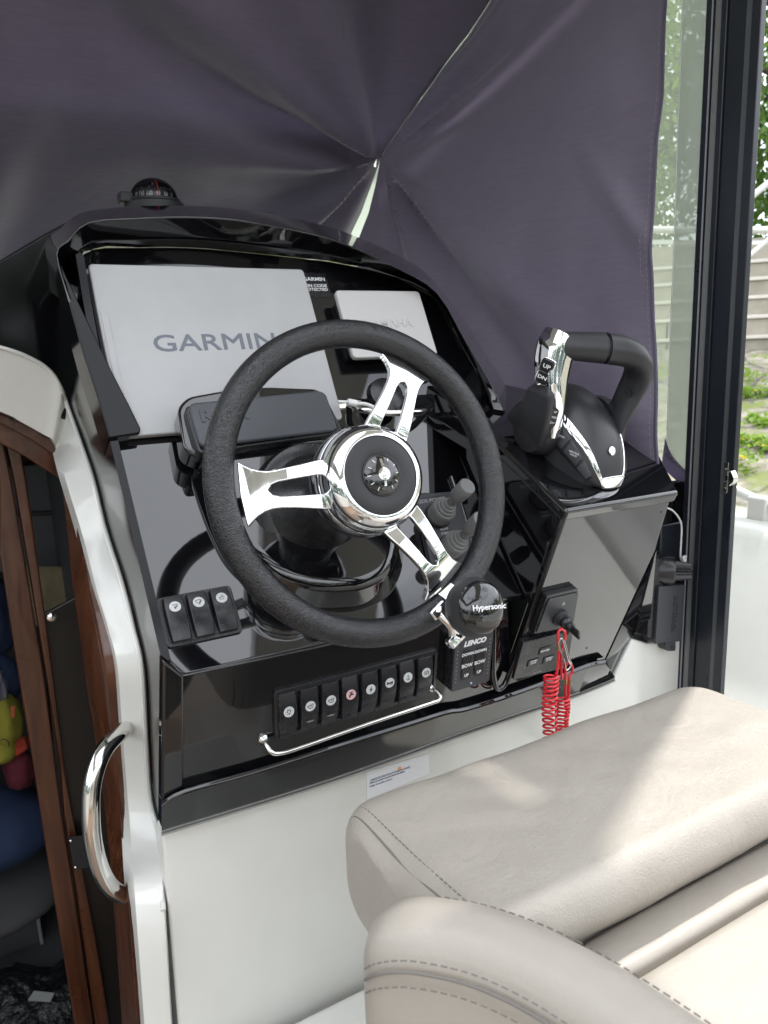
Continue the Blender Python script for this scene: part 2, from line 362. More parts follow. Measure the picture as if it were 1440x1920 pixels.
rows = [[D.w(*D.l(u, v, h), h) for (u, v), h in zip(rec, HR)],
        [D.w(*D.l(u, v, h), h) for (u, v), h in zip([(a*.72+c*.28, b*.72+d*.28) for (a, b), (c, d) in zip(rec, lip)], [.034, .034, .033, .028]+[.020]*14)],
        [D.w(*D.l(u, v, h), h) for (u, v), h in zip(lip, HL)]]
silp = []; LIPW = []
for i, ((u, v), (a, b)) in enumerate(zip(sil, lip)):
    if i < 5:
        q = D.w(*D.l(a, b, HL[i]), HL[i]); LIPW.append(q); silp.append(q+V((-.001, .012, .003)) if i < 4 else pl(u, v, (0, 1.50, 0), V((0, 1, 0))))
    else: silp.append(pl(u, v, (0, 1.27, 0), V((0, 1, 0))))
rows.append(silp); rows.append([q+V((0, .06 if i > 3 else .02, -.06 if i > 3 else 0)) for i, q in enumerate(silp)])
rows = [r_[3:] for r_ in rows]
to_con(strip('hood', rows, BLACK, None, 3, .0035, 3, 24))
for u_, v_ in ((1012, 1178), (1240, 960), (1100, 1215)): to_con(lathe('trim_screw', [(.0022, 0), (.0018, .0006), (0, .0008)], BLACKP, None, 14, M=Fr(T.w(*T.l(u_, v_)), T.z).mat()))
plate('left_bezel', D, [(108, 480), (122, 511), (162, 596), (207, 690), (240, 754), (264, 803), (262, 812), (205, 821), (182, 742), (157, 668), (129, 565)], -.035, .032, BLACKS, .004, 4)
# port side wall of the console and dark face left of the hood
X0 = .165
sw = [(1.36, 1.66)]+[(q.y+.004, q.z) for q in LIPW[:5]][::-1]+[(1.016, 1.362), (.829, 1.118), (.822, 1.098), (.866, .885), (.95, .84), (1.0, .9), (1.2, 1.1), (1.40, 1.35), (1.40, 1.66)]
poly3('port_side', [V((X0, y, z)) for y, z in sw], .01, (-1, 0, 0), BLACKS, None).data.transform(Matrix.Translation(-CO))
con_ps = bpy.data.objects['port_side']; con_ps.parent = con
FP = (0, 1.37, 0); YN = V((0, 1, 0))
to_con(poly3('dash_end', [pl(u, v, FP, YN) for u, v in ((-150, 560), (0, 487), (80, 440), (148, 404), (175, 520), (185, 700), (150, 800), (60, 760), (-150, 730))], .05, (0, -1, 0), BLACKS, None, .004))
# throttle box : port side, top, sloping face, folded corner
to_con(poly3('box_side', [V((.693, y, z)) for y, z in ((.742, 1.237), (.885, 1.319), (.93, 1.352), (1.08, 1.40), (1.08, 1.2), (.92, .97), (.845, .955))], .02, (-1, 0, 0), BLACK, None, .004, 4))
xr = T.l(1262, 925)[0]
tf = Fr((0, .733, 1.239), nrm(90-28))
topp = [(.69, 0), (xr+.004, -.002), (xr+.10, .172), (.69, .172)]
to_con(prism('box_top', topp, -.02, 0, BLACK, None, .006, 5, 1.0, tf.mat()))
to_con(poly3('box_rear_deck', [V((.66, .883, 1.318)), V((.97, .883, 1.318)), V((.97, 1.22, 1.40)), V((.66, 1.22, 1.41))], .02, (0, 0, 1), BLACK, None, .002))
tpts = [(1063, 959), (1262, 925), (1236, 1013), (1231, 1032), (1136, 1238), (1090, 1250), (953, 1272)]
plate('box_face', T, tpts, -.015, 0, BLACK, .005, 5)
CY = (0, .885, 0)
c = [pl(1153, 1278, CY, YN), pl(1187, 1203, CY, YN), pl(1215, 1212, CY, YN), pl(1233, 1030, CY, YN)]
t1, t2 = T.w(*T.l(1231, 1032)), T.w(*T.l(1136, 1238))
to_con(mesh_obj('box_corner', [t1, t2, c[0], c[1], c[2], c[3]], [(1, 2, 3), (1, 3, 4, 0), (0, 4, 5)], BLACK, None, False))
to_con(poly3('side_column', [pl(u, v, CY, YN) for u, v in ((1150, 1000), (1262, 905), (1320, 900), (1290, 1206), (1215, 1212), (1187, 1202), (1150, 1279), (1060, 1300))], .02, (0, -1, 0), BLACK, None, .002))
to_con(tube('column_edge', [pl(u, v, (0, .875, 0), YN) for u, v in ((1226, 1032), (1233, 1040), (1230, 1120), (1214, 1208))], .003, BLACK, None, 8, sub=5))

# ------------------------------------------------------------ white mouldings
wb = thing('console_base', 'white gelcoat moulded base under the black helm console', 'boat moulding', loc=(.5, .87, .6))
def chil(o, par): o.data.transform(Matrix.Translation(-par.location)); o.parent = par; return o
BY = (0, .868, 0)
frp = [(303, 1560), (590, 1460), (880, 1362), (1085, 1292), (1150, 1272), (1186, 1198), (1214, 1206), (1292, 1196)]
low = [V((1.07, .868, .0)), V((.135, .868, .0))]
chil(poly3('front_face', [pl(u, v, BY, YN) for u, v in frp] + low, .03, (0, -1, 0), WHITEG, None, .004, 3), wb)
chil(box('foot_ledge', (.62, .60, .27), (.98, .50, .54), WHITEG, None, .015, 4), wb)
st = [((0, 650), (0, 772), 1), ((60, 671), (37, 790), 1), ((97, 695), (82, 815), 1), ((118, 727), (99, 825), 1), ((130, 760), (107, 845), 0), ((155, 830), (115, 872), 0),
      ((178, 900), (125, 907), 0), ((200, 990), (156, 1009), 0), ((231, 1087), (182, 1110), 0), ((252, 1170), (202, 1175), 0), ((269, 1250), (220, 1250), 0),
      ((276, 1369), (228, 1353), 0), ((284, 1494), (239, 1494), 0), ((301, 1566), (246, 1580), 0), ((310, 1700), (254, 1700), 2), ((323, 1913), (270, 1913), 2), ((337, 2100), (284, 2100), 2)]
st = [((-200, 600), (-200, 700), 1)] + st
Oo, Ii = [], []
for o_, i_, k in st:
    q = pl(*o_, (0, 1.355, 0), YN) if k == 1 else pl(*o_, (X0-.001, 0, 0), V((1, 0, 0))) if k == 0 else pl(*o_, (0, .868, 0), YN)
    Oo.append(q); Ii.append(pl(*i_, (0, q.y+.02, 0), YN))
mid = [a*.78+b*.22+V((0, -.004, 0)) for a, b in zip(Oo, Ii)]
fr = thing('companionway_surround', 'white curved moulding between the cabin door and the black console', 'boat moulding', loc=(.14, 1, 1))
chil(strip('surround', [Oo, [q+V((-.003, -.006, .0)) for q in Oo], mid, Ii, [q+V((-.004, .05, 0)) for q in Ii]], WHITEG, None, 5, .002, 2, 30), fr)
chil(tube('bead', [q+V((-.004, -.006, 0)) for q in Oo[:16]], .0035, WHITEG, None, 8, sub=5), fr)

# ============================================================ DISPLAYS
def px_plate(name, fr, pts, z0, z1, m, par, o, bevel=.001, seg=2, r=0, taper=1.0):
    """plate in a thing's own frame o; fr the same plane"""
    poly = [(a-o[0], b-o[1]) for a, b in [fr.l(u, v, z1) for u, v in pts]]
    if r: poly = roundpoly(poly, r)
    return prism(name, poly, z0, z1, m, par, bevel, seg, taper)
def dev(fr, u, v, name, label, cat, h=0, group=None):
    a, b = fr.l(u, v, h); f = fr.at(fr.w(a, b)); return thing(name, label, cat, f, group=group), f, (a, b)
gp, gf, go = dev(D, 400, 640, 'chartplotter', 'large chartplotter under a pale grey snap-on cover on the left of the dash', 'chartplotter', .03)
tl, tr, br = D.l(164, 491, .026), D.l(569, 506, .026), D.l(637, 757, .026)
gw = br[0]-tl[0]; 
x0, x1, y1, y0 = tl[0]-go[0], (tr[0]+br[0])/2-go[0], (tl[1]+tr[1])/2-go[1], min(br[1], D.l(500, 800, .026)[1])+.002-go[1]
prism('bezel', rrect((x0+x1)/2-.001, (y0+y1)/2-.002, x1-x0+.004, y1-y0-.016, .006), -.012, .014, MATTE, gp, .002)
prism('screen_cover', rrect((x0+x1)/2, (y0+y1)/2, x1-x0, y1-y0, .007), .014, .026, COVER, gp, .003, 4)
prism('cover_left_panel', roundpoly([(x0+.004, y1-.07), (x0+.013, y1-.082), (x0+.013, y0+.062), (x0+.004, y0+.05)], .003), .0262, .0272, COVER, gp, .0005)
ga, gb = D.l(289, 660, .026), D.l(497, 625, .026)
for k_ in range(4): lettering('GARMIN', .0365, PRINTG, gp, ga[0]-go[0]-.001+.0007*(k_ % 2), (ga[1]+gb[1])/2-go[1]-.0015+.0007*(k_//2), .0262+.00004*k_, 0, .0002, 'LEFT', 0, 1.325)
sp, sf, so_ = dev(D, 592, 535, 'display_sticker', 'small black sticker with white print between the two display covers', 'sticker', -.012)
sx0 = D.l(572, 520, -.012)[0]-so_[0]; sx1 = D.l(612, 520, -.012)[0]-so_[0]
prism('backing', rrect((sx0-.03+sx1)/2, 0, sx1-sx0+.03, .046, .002), -.0118, -.0112, BLACKP, sp, .0002)
for txt, yy, sz in (('GARMIN', .0105, .0092), ('PIN CODE', -.0015, .0075), ('PROTECTED', -.0085, .0072)):
    lettering(txt, sz, WHT, sp, sx1-.004, yy, -.0108, 0, .0001, 'RIGHT', .0002, 1.15)
yp, yf, yo = dev(D, 720, 600, 'engine_display', 'smaller engine display under a pale embossed cover right of the chartplotter', 'engine display', .02)
a, b, c2 = D.l(629, 545, .02), D.l(787, 545, .02), D.l(821, 665, .02)
x0, x1, y1, y0 = a[0]-yo[0], (b[0]+c2[0])/2-yo[0], b[1]-yo[1], c2[1]-yo[1]
prism('housing', rrect((x0+x1)/2, (y0+y1)/2+.004, x1-x0-.016, y1-y0-.02, .006), -.012, .009, MATTE, yp, .002)
prism('screen_cover', rrect((x0+x1)/2, (y0+y1)/2, x1-x0, y1-y0, .007), .009, .02, COVERL, yp, .003, 4)
ta = D.l(682, 598, .02); 
lettering('YAMAHA', .0205, COVERL, yp, ta[0]-yo[0], D.l(730, 607, .02)[1]-yo[1], .020, 0, .0009, 'LEFT', .0002, 1.06)
# compass
cp, cf, cpo = dev(Fr((0, 1.24, 1.66), (0, 0, 1)), 290, 380, 'compass', 'black dome compass with white degree numbers on top of the dash hood', 'compass')
bpv = pl(290, 385, (0, 1.44, 0), YN); cp.matrix_world = Matrix.Translation(bpv) @ Matrix.Scale(1.06, 4)
kk = bpv.y/1.215
cr_ = .0395
lathe('base', [(.050, -.012), (.049, .001), (.044, .004), (.043, .008)], MATTE, cp)
prism('adjuster_block', rrect(-.047, .0, .022, .03, .004), .0, .016, MATTE, cp, .002)
lathe('dome', [(.0395, .007)]+[(.0395*math.cos(rad(a)), .007+.036*math.sin(rad(a))) for a in range(5, 91, 6)], GLASSD, cp)
lathe('card', [(.0300, .0085), (.0325, .021), (.0290, .0245), (.006, .032), (0, .033)], BLACKP, cp)
lathe('card_pivot', [(.0022, .033), (.0012, .036), (0, .0362)], WHT, cp, 10)
ang0 = math.degrees(math.atan2(-bpv.y, -bpv.x))
for k, s in enumerate(('180', '150', '120', '90', '60', '30')):
    a = rad(ang0 - 62 + k*25)
    M = Matrix.Rotation(a, 4, 'Z') @ Matrix.Translation((.0322, 0, .0135)) @ Matrix.Rotation(PI/2, 4, 'Z') @ Matrix.Rotation(PI/2-.18, 4, 'X')
    lettering(s, .0128, WHT, cp, 0, 0, 0, 0, .0001, 'CENTER', 0, .56, M=M, name='degree_number')
    bm = bmesh.new(); add_box(bm, (0, .0085, .0003), (.0011, .0042, .0002), M); add_box(bm, (0, -.0062, .0006), (.001, .002, .0002), M); bmo('degree_mark', bm, WHT, cp)
tube('lubber_line', [V((math.cos(rad(ang0+12))*r, math.sin(rad(ang0+12))*r, z)) for r, z in ((.037, .009), (.0365, .018), (.031, .029), (.022, .036))], .0006, REDP, cp, 6, sub=4)

# ============================================================ POD COVER (instrument under dark cover)
PO = Fr((0, .955, 1.345), nrm(33))
fp, ff, fo = dev(PO, 490, 790, 'instrument_pod', 'dark grey covered instrument in its black pod above the steering column', 'instrument')
px_plate('pod_shell', PO, [(333, 762), (352, 742), (430, 728), (500, 723), (596, 727), (612, 742), (648, 810), (640, 826), (375, 858), (345, 842)], -.045, -.004, BLACK, fp, fo, .006, 4, .012)
px_plate('cover_base', PO, [(346, 760), (606, 735), (641, 812), (373, 852)], -.02, .008, BLACKP, fp, fo, .004, 4, .008)
px_plate('cover_face', PO, [(352, 755), (600, 731), (612, 737), (636, 806), (376, 838)], .008, .016, COVERD, fp, fo, .005, 4, .01)
la, lb = PO.l(376, 781, .016), PO.l(474, 770, .016)
lettering('Raym', .0245, COVERD, fp, la[0]-fo[0]-.001, (la[1]+lb[1])/2-fo[1]-.002, .016, 0, .0012, 'LEFT', .0009, 1.2)
# stainless bar and white cable at the foot of the small display
chb = thing('dash_grab_bar', 'short stainless bar behind the top spoke below the engine display', 'grab bar', loc=(.55, 1, 1.4))
BB = Fr((0, 1.03, 1.39), nrm(30))
chil(tube('bar', [BB.w(*BB.l(u, v, h), h) for u, v, h in ((655, 758, -.02), (668, 764, .0), (690, 770, .012), (740, 774, .014), (785, 772, .012), (800, 768, 0), (806, 765, -.02))], .0055, STEEL, None, 12, sub=5), chb)
cb = thing('white_cable', 'white plug and cable end behind the steering wheel beside the dark pod', 'cable', loc=(.5, 1, 1.4))
q = [BB.w(*BB.l(u, v, .02), .02) for u, v in ((632, 754), (655, 756))]
chil(tube('wire', [BB.w(*BB.l(u, v, .018), .018) for u, v in ((660, 757), (680, 757), (693, 760), (704, 766), (715, 775))], .0028, WHITEP, None, 8, sub=5), cb)
chil(tube('plug', [BB.w(*BB.l(u, v, .018), .018) for u, v in ((652, 754), (668, 757))], .0058, WHITEP, None, 12), cb)
chil(tube('plug_tip', [BB.w(*BB.l(u, v, .018), .018) for u, v in ((634, 753), (653, 754))], .0024, WHITEP, None, 10), cb)
# moving rubber boot behind the top spoke
chil(lathe('rear_boss', [(.03, 0), (.028, .012), (.012, .018), (0, .019)], BLACKP, None, 24, M=BB.at(BB.w(*BB.l(720, 745))).mat()), chb)

# ============================================================ STEERING WHEEL
WF = Fr(WC, WN)
wh = thing('steering_wheel', 'black leather-rimmed steering wheel with three split chrome spokes', 'steering wheel', WF)
def torus(name, R, prof, m, par, n=128, seg=20):
    vs, fs = [], []
    for i in range(n):
        a = 2*PI*i/n; c, s = math.cos(a), math.sin(a)
        for j in range(seg):
            b = 2*PI*j/seg; r = R+prof[0]*math.cos(b); z = prof[1]*math.sin(b); vs.append((c*r, s*r, z))
    for i in range(n):
        for j in range(seg):
            fs.append((i*seg+j, ((i+1) % n)*seg+j, ((i+1) % n)*seg+(j+1) % seg, i*seg+(j+1) % seg))
    return mesh_obj(name, vs, fs, m, par)
RR = .1758
torus('rim', RR, (.0165, .0165), RIMM, wh)
def spoke(theta, name='spoke'):
    st = [  # r, outer, inner(half gap), z
        (.040, .0270, .0085, -.004), (.052, .0285, .0100, -.001), (.066, .0275, .0108, .003), (.082, .0252, .0100, .006), (.100, .0226, .0088, .007),
        (.116, .0208, .0076, .0066), (.124, .0206, .0050, .006), (.128, .0208, .0, .0056), (.136, .0225, .0, .004), (.144, .0262, .0, .001), (.150, .0305, .0, -.002), (.156, .036, .0, -.006)]
    bm = bmesh.new(); c, s = math.cos(theta), math.sin(theta)
    g = []
    for r, o, i, z in st:
        row = []
        for off in (-o, -i, i, o):
            rr = math.sqrt(max(r*r-off*off*.6, 0)) if r > .12 else r
            row.append(bm.verts.new((c*rr-s*off, s*rr+c*off, z+.010)))
        g.append(row)
    for k in range(len(g)-1):
        for q in (0, 1, 2):
            if q == 1 and st[k][2] > 0 and st[k+1][2] >= 0 and st[k][0] > .045 and st[k][2] > 0: continue
            vs = [g[k][q], g[k][q+1], g[k+1][q+1], g[k+1][q]]
            if q == 1 and st[k][2] == 0 == st[k+1][2]: continue
            bm.faces.new(vs)
    bmesh.ops.remove_doubles(bm, verts=bm.verts, dist=1e-5)
    bmesh.ops.recalc_face_normals(bm, faces=bm.faces)
    for f in bm.faces:
        if f.normal.z < 0: f.normal_flip()
    me = bpy.data.meshes.new(name); bm.to_mesh(me); bm.free(); o = finish(name, me, CHROME, wh)
    so = o.modifiers.new('solid', 'SOLIDIFY'); so.thickness = .0075; so.offset = -1
    b = o.modifiers.new('bevel', 'BEVEL'); b.width = .0016; b.segments = 3; b.limit_method = 'ANGLE'; b.angle_limit = rad(40); b.harden_normals = True
    return o
for k in (61, 181, 301): spoke(rad(k-1.5))
lathe('hub_skirt', [(.050, -.045), (.060, -.032), (.0655, -.020), (.0655, -.012), (.063, -.008)], BLACK, wh, 64)
lathe('hub_band', [(.060, -.010), (.0645, -.007), (.0655, -.002), (.0640, .003), (.060, .0055)], CHROME, wh, 64)
lathe('hub_ring', [(.0630, .0045), (.0635, .010), (.0615, .020), (.0570, .0285), (.0510, .0335), (.0480, .0345), (.0458, .0345), (.0450, .032)], CHROME, wh, 64)
torus('hub_gasket', .0622, (.0018, .0022), BLACKP, wh, 64, 8).location = (0, 0, .0048)
lathe('hub_face', [(.0452, .031), (.0450, .0335), (.0435, .0345), (.0245, .0352), (.0235, .0345)], MATTE, wh, 64)
torus('cap_ring', .0232, (.0011, .0012), BLACKP, wh, 64, 8).location = (0, 0, .0352)
cap = lathe('centre_cap', [(.0226, .0345), (.0222, .0362), (.019, .0385), (.014, .0402), (.008, .0412), (0, .0416)], BLACK, wh, 48)
for k in range(12):
    if k in (3, 9): continue
    a = 2*PI*k/12; bm = bmesh.new(); M = Matrix.Rotation(a, 4, 'Z') @ Matrix.Translation((.0178, 0, .0391)) @ Matrix.Rotation(.42, 4, 'Y')
    add_box(bm, (0, 0, 0), (.0042, .0009, .0004), M); bmo('cap_mark', bm, WHT, cap)
for y, l in ((.0125, .011), (-.0105, .006)):
    bm = bmesh.new(); add_box(bm, (0, 0, 0), (.0030, l, .0006), Matrix.Translation((0, y, .0408)) @ Matrix.Rotation(-.26 if y > 0 else .26, 4, 'X')); bmo('cap_bar', bm, STEEL, cap)
lathe('cap_ring_badge', [(.0072, .0408), (.0072, .0422), (.0042, .0426), (.0040, .0416)], STEEL, cap, 32)
lathe('cap_nut', [(.0034, .041), (.0034, .0428), (.0018, .0432), (.0016, .042), (0, .042)], CHROME, cap, 16)
# steering column cover behind the wheel
sc = thing('steering_column', 'black domed steering column housing bolted to the dash behind the wheel', 'steering column', WF.at(WC-WN*.140+V((-.006, 0, -.008))))
lathe('dome', [(.0855, -.03), (.0855, -.006), (.0835, -.001), (.079, .0015), (.068, .004), (.062, .012), (.054, .024), (.044, .045), (.038, .06), (.034, .10)], BLACKP, sc, 64)
for a in (-137, -47, 47, 137):
    M = Matrix.Rotation(rad(a), 4, 'Z') @ Matrix.Translation((.072, 0, .002))
    lathe('screw', [(.0048, 0), (.0048, .0022), (.0036, .0034), (.0022, .0034), (.002, .0015), (0, .0015)], STEEL, sc, 16, M=M)
# spinner knob on the rim
kp = WF.w(*WF.l(858, 1140, .012), .012)
kn = thing('steering_knob', 'black round spinner knob clamped to the wheel rim at lower right', 'steering knob', WF.at(kp))
KA = WF.at(kp)
KX, KY = WF.l(858, 1140, .012)
ka = math.atan2(KY, KX)
Mr = Matrix.Rotation(ka, 4, 'Z')
# clamp around rim
bm = bmesh.new()
rc = math.hypot(KX, KY)
for dz in (0,):
    arc = []
    for k in range(15):
        b = rad(-150+k*300/14); arc.append(((RR-rc)+.0205*math.cos(b), .0205*math.sin(b)-.012))
    n = len(arc); ring = []
    for q in (-.011, .011):
        for (x, z) in arc: ring.append(bm.verts.new(Mr @ V((x, q, z))))
        for (x, z) in arc: ring.append(bm.verts.new(Mr @ V((x+.0025*(x-(RR-rc))/.0205, q, z+.0025*(z+.012)/.0205))))
    for i in range(n-1):
        bm.faces.new((ring[i+n], ring[i+n+1], ring[3*n+i+1], ring[3*n+i])); bm.faces.new((ring[i], ring[2*n+i], ring[2*n+i+1], ring[i+1]))
        bm.faces.new((ring[i], ring[i+1], ring[i+n+1], ring[i+n])); bm.faces.new((ring[2*n+i], ring[3*n+i], ring[3*n+i+1], ring[2*n+i+1]))
bmo('clamp_band', bm, CHROME, kn, bevel=.0006)
for sgn, rr in ((-1, .031), (1, .026)):
    M = Mr @ Matrix.Translation(((RR-rc)-sgn*.0, 0, 0)) 
Mw = Matrix.Rotation(ka, 4, 'Z')
pw = [WF.l(805, 1145), WF.l(838, 1197)]
for (a, b), ang in zip(pw, (.5, .5)):
    ax, ay = a-KX, b-KY
    M = Matrix.Translation((ax, ay, .006)) @ Matrix.Rotation(ang, 4, 'Z')
    box('clamp_lug', (0, 0, 0), (.024, .013, .012), CHROME, kn, .003, 3, M=M)
    lathe('clamp_bolt', [(.0042, 0), (.0042, .004), (.0025, .005), (0, .005)], STEEL, kn, 6, M=M @ Matrix.Translation((.001, 0, .006)))
bar = [(a-KX, b-KY) for a, b in pw]
tube('clamp_bridge', [V((bar[0][0], bar[0][1], .004)), V(((bar[0][0]+bar[1][0])/2+.004, (bar[0][1]+bar[1][1])/2, .010)), V((bar[1][0], bar[1][1], .004))], .007, CHROME, kn, 12, sub=5)
# knob body
kz = Matrix.Translation((0, 0, .018)) @ Matrix.Scale(1.2, 4)
lathe('knob_grip', [(.010, -.012), (.018, -.004), (.0262, .003), (.0288, .010), (.0288, .017), (.0262, .024), (.0250, .026)], mat('diamond_knurled_grip', (.02, .02, .022), .4, bump=('leather', 900, .8, .0006)), kn, 56, M=kz)
lathe('knob_cap', [(.0252, .0255), (.0248, .0280), (.0215, .0318), (.016, .0346), (.009, .0362), (0, .0367)], BLACK, kn, 56, M=kz)
lettering('Hypersonic', .0086, WHT, kn, .0015, -.0005, .0624, rad(-7), .0002, 'CENTER', .0002, 1.15)

# ============================================================ ROCKER SWITCHES
def icon(kind, par, z):
    bm = bmesh.new()
    def ln(pts, r=.00042): add_tube(bm, [V((x*.001, y*.001, z)) for x, y in pts], r, 5, cap=True)
    def pg(pts): add_prism(bm, [(x*.001, y*.001) for x, y in pts], z-.0001, z+.0004)
    if kind == 'bulb':
        ln([(1.8*math.cos(a), .6+1.8*math.sin(a)) for a in [rad(-50+28*k) for k in range(11)]]); ln([(-.8, -1.6), (.8, -1.6)]); ln([(-.6, -2.6), (.6, -2.6)])
        for a in (0, 60, 120, 180, 240, 300): ln([(3.2*math.cos(rad(a)), .6+3.2*math.sin(rad(a))), (4.1*math.cos(rad(a)), .6+4.1*math.sin(rad(a)))], .0003)
    elif kind == 'pump': ln([(-3.6, .8), (3.4, 2.2), (2.4, -1.2), (.2, -2.4), (-1.8, -1.4), (-3.6, .8)]); ln([(-.5, .6), (1.6, .2)])
    elif kind == 'tap': pg([(-2.6, -2.8), (-1, -2.8), (-1, -.6), (2.8, -.6), (2.8, .8), (.8, 1.0), (.8, 2.2), (-.6, 2.2), (-.6, 1), (-2, .6), (-2.6, -.4)]); ln([(-2, 2.8), (2.4, 2.8)], .0005)
    elif kind == 'bolt': pg([(.8, 3.6), (-1.8, -.4), (-.2, -.2), (-.8, -3.6), (1.8, .6), (.2, .4)])
    elif kind == 'horn': pg([(-3.8, 2), (-3.2, 2), (-2, .7), (1.2, .7), (3.4, 1.6), (3.4, -1.6), (1.2, -.7), (-2, -.7), (-3.2, -1.6), (-3.8, -1.6)]); ln([(0, -.8), (.4, -2), (2.6, -2), (2.6, -1)], .0003)
    elif kind == 'anchor': ln([(0, 2.8), (0, -2.8)], .00035); ln([(-2.4, -.8), (-1.6, -2.3), (0, -2.9), (1.6, -2.3), (2.4, -.8)], .00035); ln([(-1.1, 1.6), (1.1, 1.6)], .0003)
    elif kind == 'lamp':
        ln([(.4, 2.2), (.4, -2.2), (2.2, -1.8), (3.2, 0), (2.2, 1.8), (.4, 2.2)])
        for y in (-1.8, -.6, .6, 1.8): ln([(-3.4, y), (-.6, y)], .00028)
    elif kind == 'wiper1': ln([(-2.6, 1.6), (2.8, 2.0), (1.8, -.8), (-1.2, -.9)], .0003); ln([(-.6, -2.8), (1.4, 1)], .0004)
    elif kind == 'wiper2': ln([(-3.2, 1.6), (-1, 2.4), (1.4, 2.4), (3.2, 1.6), (1.2, -1.2), (-1.4, -1.2), (-3.2, 1.6)], .0003); ln([(0, -2.8), (1.8, 1.4)], .0004)
    elif kind == 'wiper3': ln([(-2.8, .2), (2.4, .9), (1.8, -1.8), (-2, -1.9), (-2.8, .2)], .0003); ln([(-.5, 1.4), (.2, 2.6)], .0003); ln([(1, 1.6), (1.6, 2.8)], .0003)
    return bmo('symbol', bm, INK, par)
def rocker(par, fr, x, y, w_, h, kind, label=None, disc=ICON, lens=False, zb=.0, iy=.25, up=True):
    f = fr.at(fr.w(x, y, zb))
    r = thing('rocker_switch', label, 'switch', f, group='rocker switches on the dash')
    # housing frame behind the key
    prism('switch_frame', rrect(0, 0, w_*1.04, h*1.03, .002), -.004, .002, BLACKP, r, .0006)
    bm = bmesh.new(); n = 12; sec = []
    for k in range(n+1):
        t = k/n; yy = -h/2+h*t
        zz = .0045 + .0072*math.sin(PI*(.10+.80*t)) + (.0026*(t-.5) if up else -.0026*(t-.5))
        ww = w_/2*(.80+.17*math.sin(PI*(.12+.76*t))**.6); sec.append((yy, zz, ww))
    rows_ = []
    for yy, zz, ww in sec:
        rows_.append([bm.verts.new(p) for p in ((-ww*1.08, yy, .001), (-ww*1.02, yy, zz-.0022), (-ww*.93, yy, zz), (0, yy, zz+.0006), (ww*.93, yy, zz), (ww*1.02, yy, zz-.0022), (ww*1.08, yy, .001))])
    for k in range(n):
        for j in range(6): bm.faces.new((rows_[k][j], rows_[k][j+1], rows_[k+1][j+1], rows_[k+1][j]))
    for e in (rows_[0], rows_[-1]): bm.faces.new(e)
    key = bmo('switch_key', bm, BLACKP, r, bevel=.0007, ang=35)
    yi = iy*h; ti = (yi+h/2)/h; zi = .0045+.0072*math.sin(PI*(.10+.80*ti))+(.0026*(ti-.5) if up else -.0026*(ti-.5))+.0006
    slope = (.0072*PI*.8*math.cos(PI*(.1+.8*ti))+(.0026 if up else -.0026))/h
    M = Matrix.Translation((0, yi, zi)) @ Matrix.Rotation(math.atan(slope), 4, 'X')
    d = prism('icon_disc', circle(0, 0, w_*.275, 28), -.0005, .0004, disc, r, .0001, 1, M=M)
    ic = icon(kind, d, .0005); ic.data.transform(M @ Matrix.Diagonal((1.05*w_/.0215, 1.05*w_/.0215, 1, 1)))
    if lens: prism('indicator_lens', [(math.cos(a)*w_*.21, -.24*h+math.sin(a)*.0011) for a in [2*PI*k/16 for k in range(16)]], .0105, .0117, LEDG, r, .0002, M=Matrix.Translation((0, 0, .0008)))
    return r
# bank of eight
a0, a1 = A.l(509, 1298), A.l(806, 1215); b0, b1 = A.l(514, 1384), A.l(824, 1297)
bw = a1[0]-a0[0]+.006; bcx = (a0[0]+a1[0]+b0[0]+b1[0])/4+.001; bcy = (a0[1]+b0[1])/2; bh = a0[1]-b0[1]
bank = thing('switch_bank', 'black bezel holding the row of eight rocker switches below the wheel', 'switch panel', A.at(A.w(bcx, bcy)))
M = None
bm = bmesh.new(); outer = rrect(0, 0, bw+.004, bh+.004, .005); inner = rrect(0, 0, bw-.008, bh-.010, .003)
va = [[bm.verts.new((x, y, z)) for x, y in poly] for poly, z in ((outer, 0), (outer, .0045), (inner, .0055), (inner, 0))]
n = len(outer)
for k in range(3):
    for i in range(n): bm.faces.new((va[k][i], va[k][(i+1) % n], va[k+1][(i+1) % n], va[k+1][i]))
bmo('bezel', bm, BLACKP, bank, bevel=.0008)
prism('back_plate', rrect(0, 0, bw-.004, bh-.006, .003), .0004, .0012, MATTE, bank, 0)
labs = ['leftmost rocker in the row of eight, with a shining bulb symbol', 'second rocker of eight, bilge pump symbol and oval lens, right of the bulb rocker',
        'third rocker of eight, pump symbol and oval lens, left of the pink one', 'rocker with a pink disc showing a black water tap', 'rocker with a lightning bolt symbol, right of the tap rocker',
        'rocker with a horn symbol in the row of eight', 'rocker with an anchor symbol, second from the right end of the row', 'rightmost rocker of the row of eight, with a headlight symbol']
i0, i1 = A.l(542, 1328, .012), A.l(799.6, 1255, .012)
kinds = ['bulb', 'pump', 'pump', 'tap', 'bolt', 'horn', 'anchor', 'lamp']
for k in range(8):
    x = i0[0]+(i1[0]-i0[0])*k/7
    sw_ = (i1[0]-i0[0])/7
    rocker(None, A, x, bcy-.0005, sw_*.87, bh*.92, kinds[k], labs[k], ICONR if k == 3 else ICON, k in (1, 2), .0, .12 if k < 5 else .15, up=(k % 3 != 0))
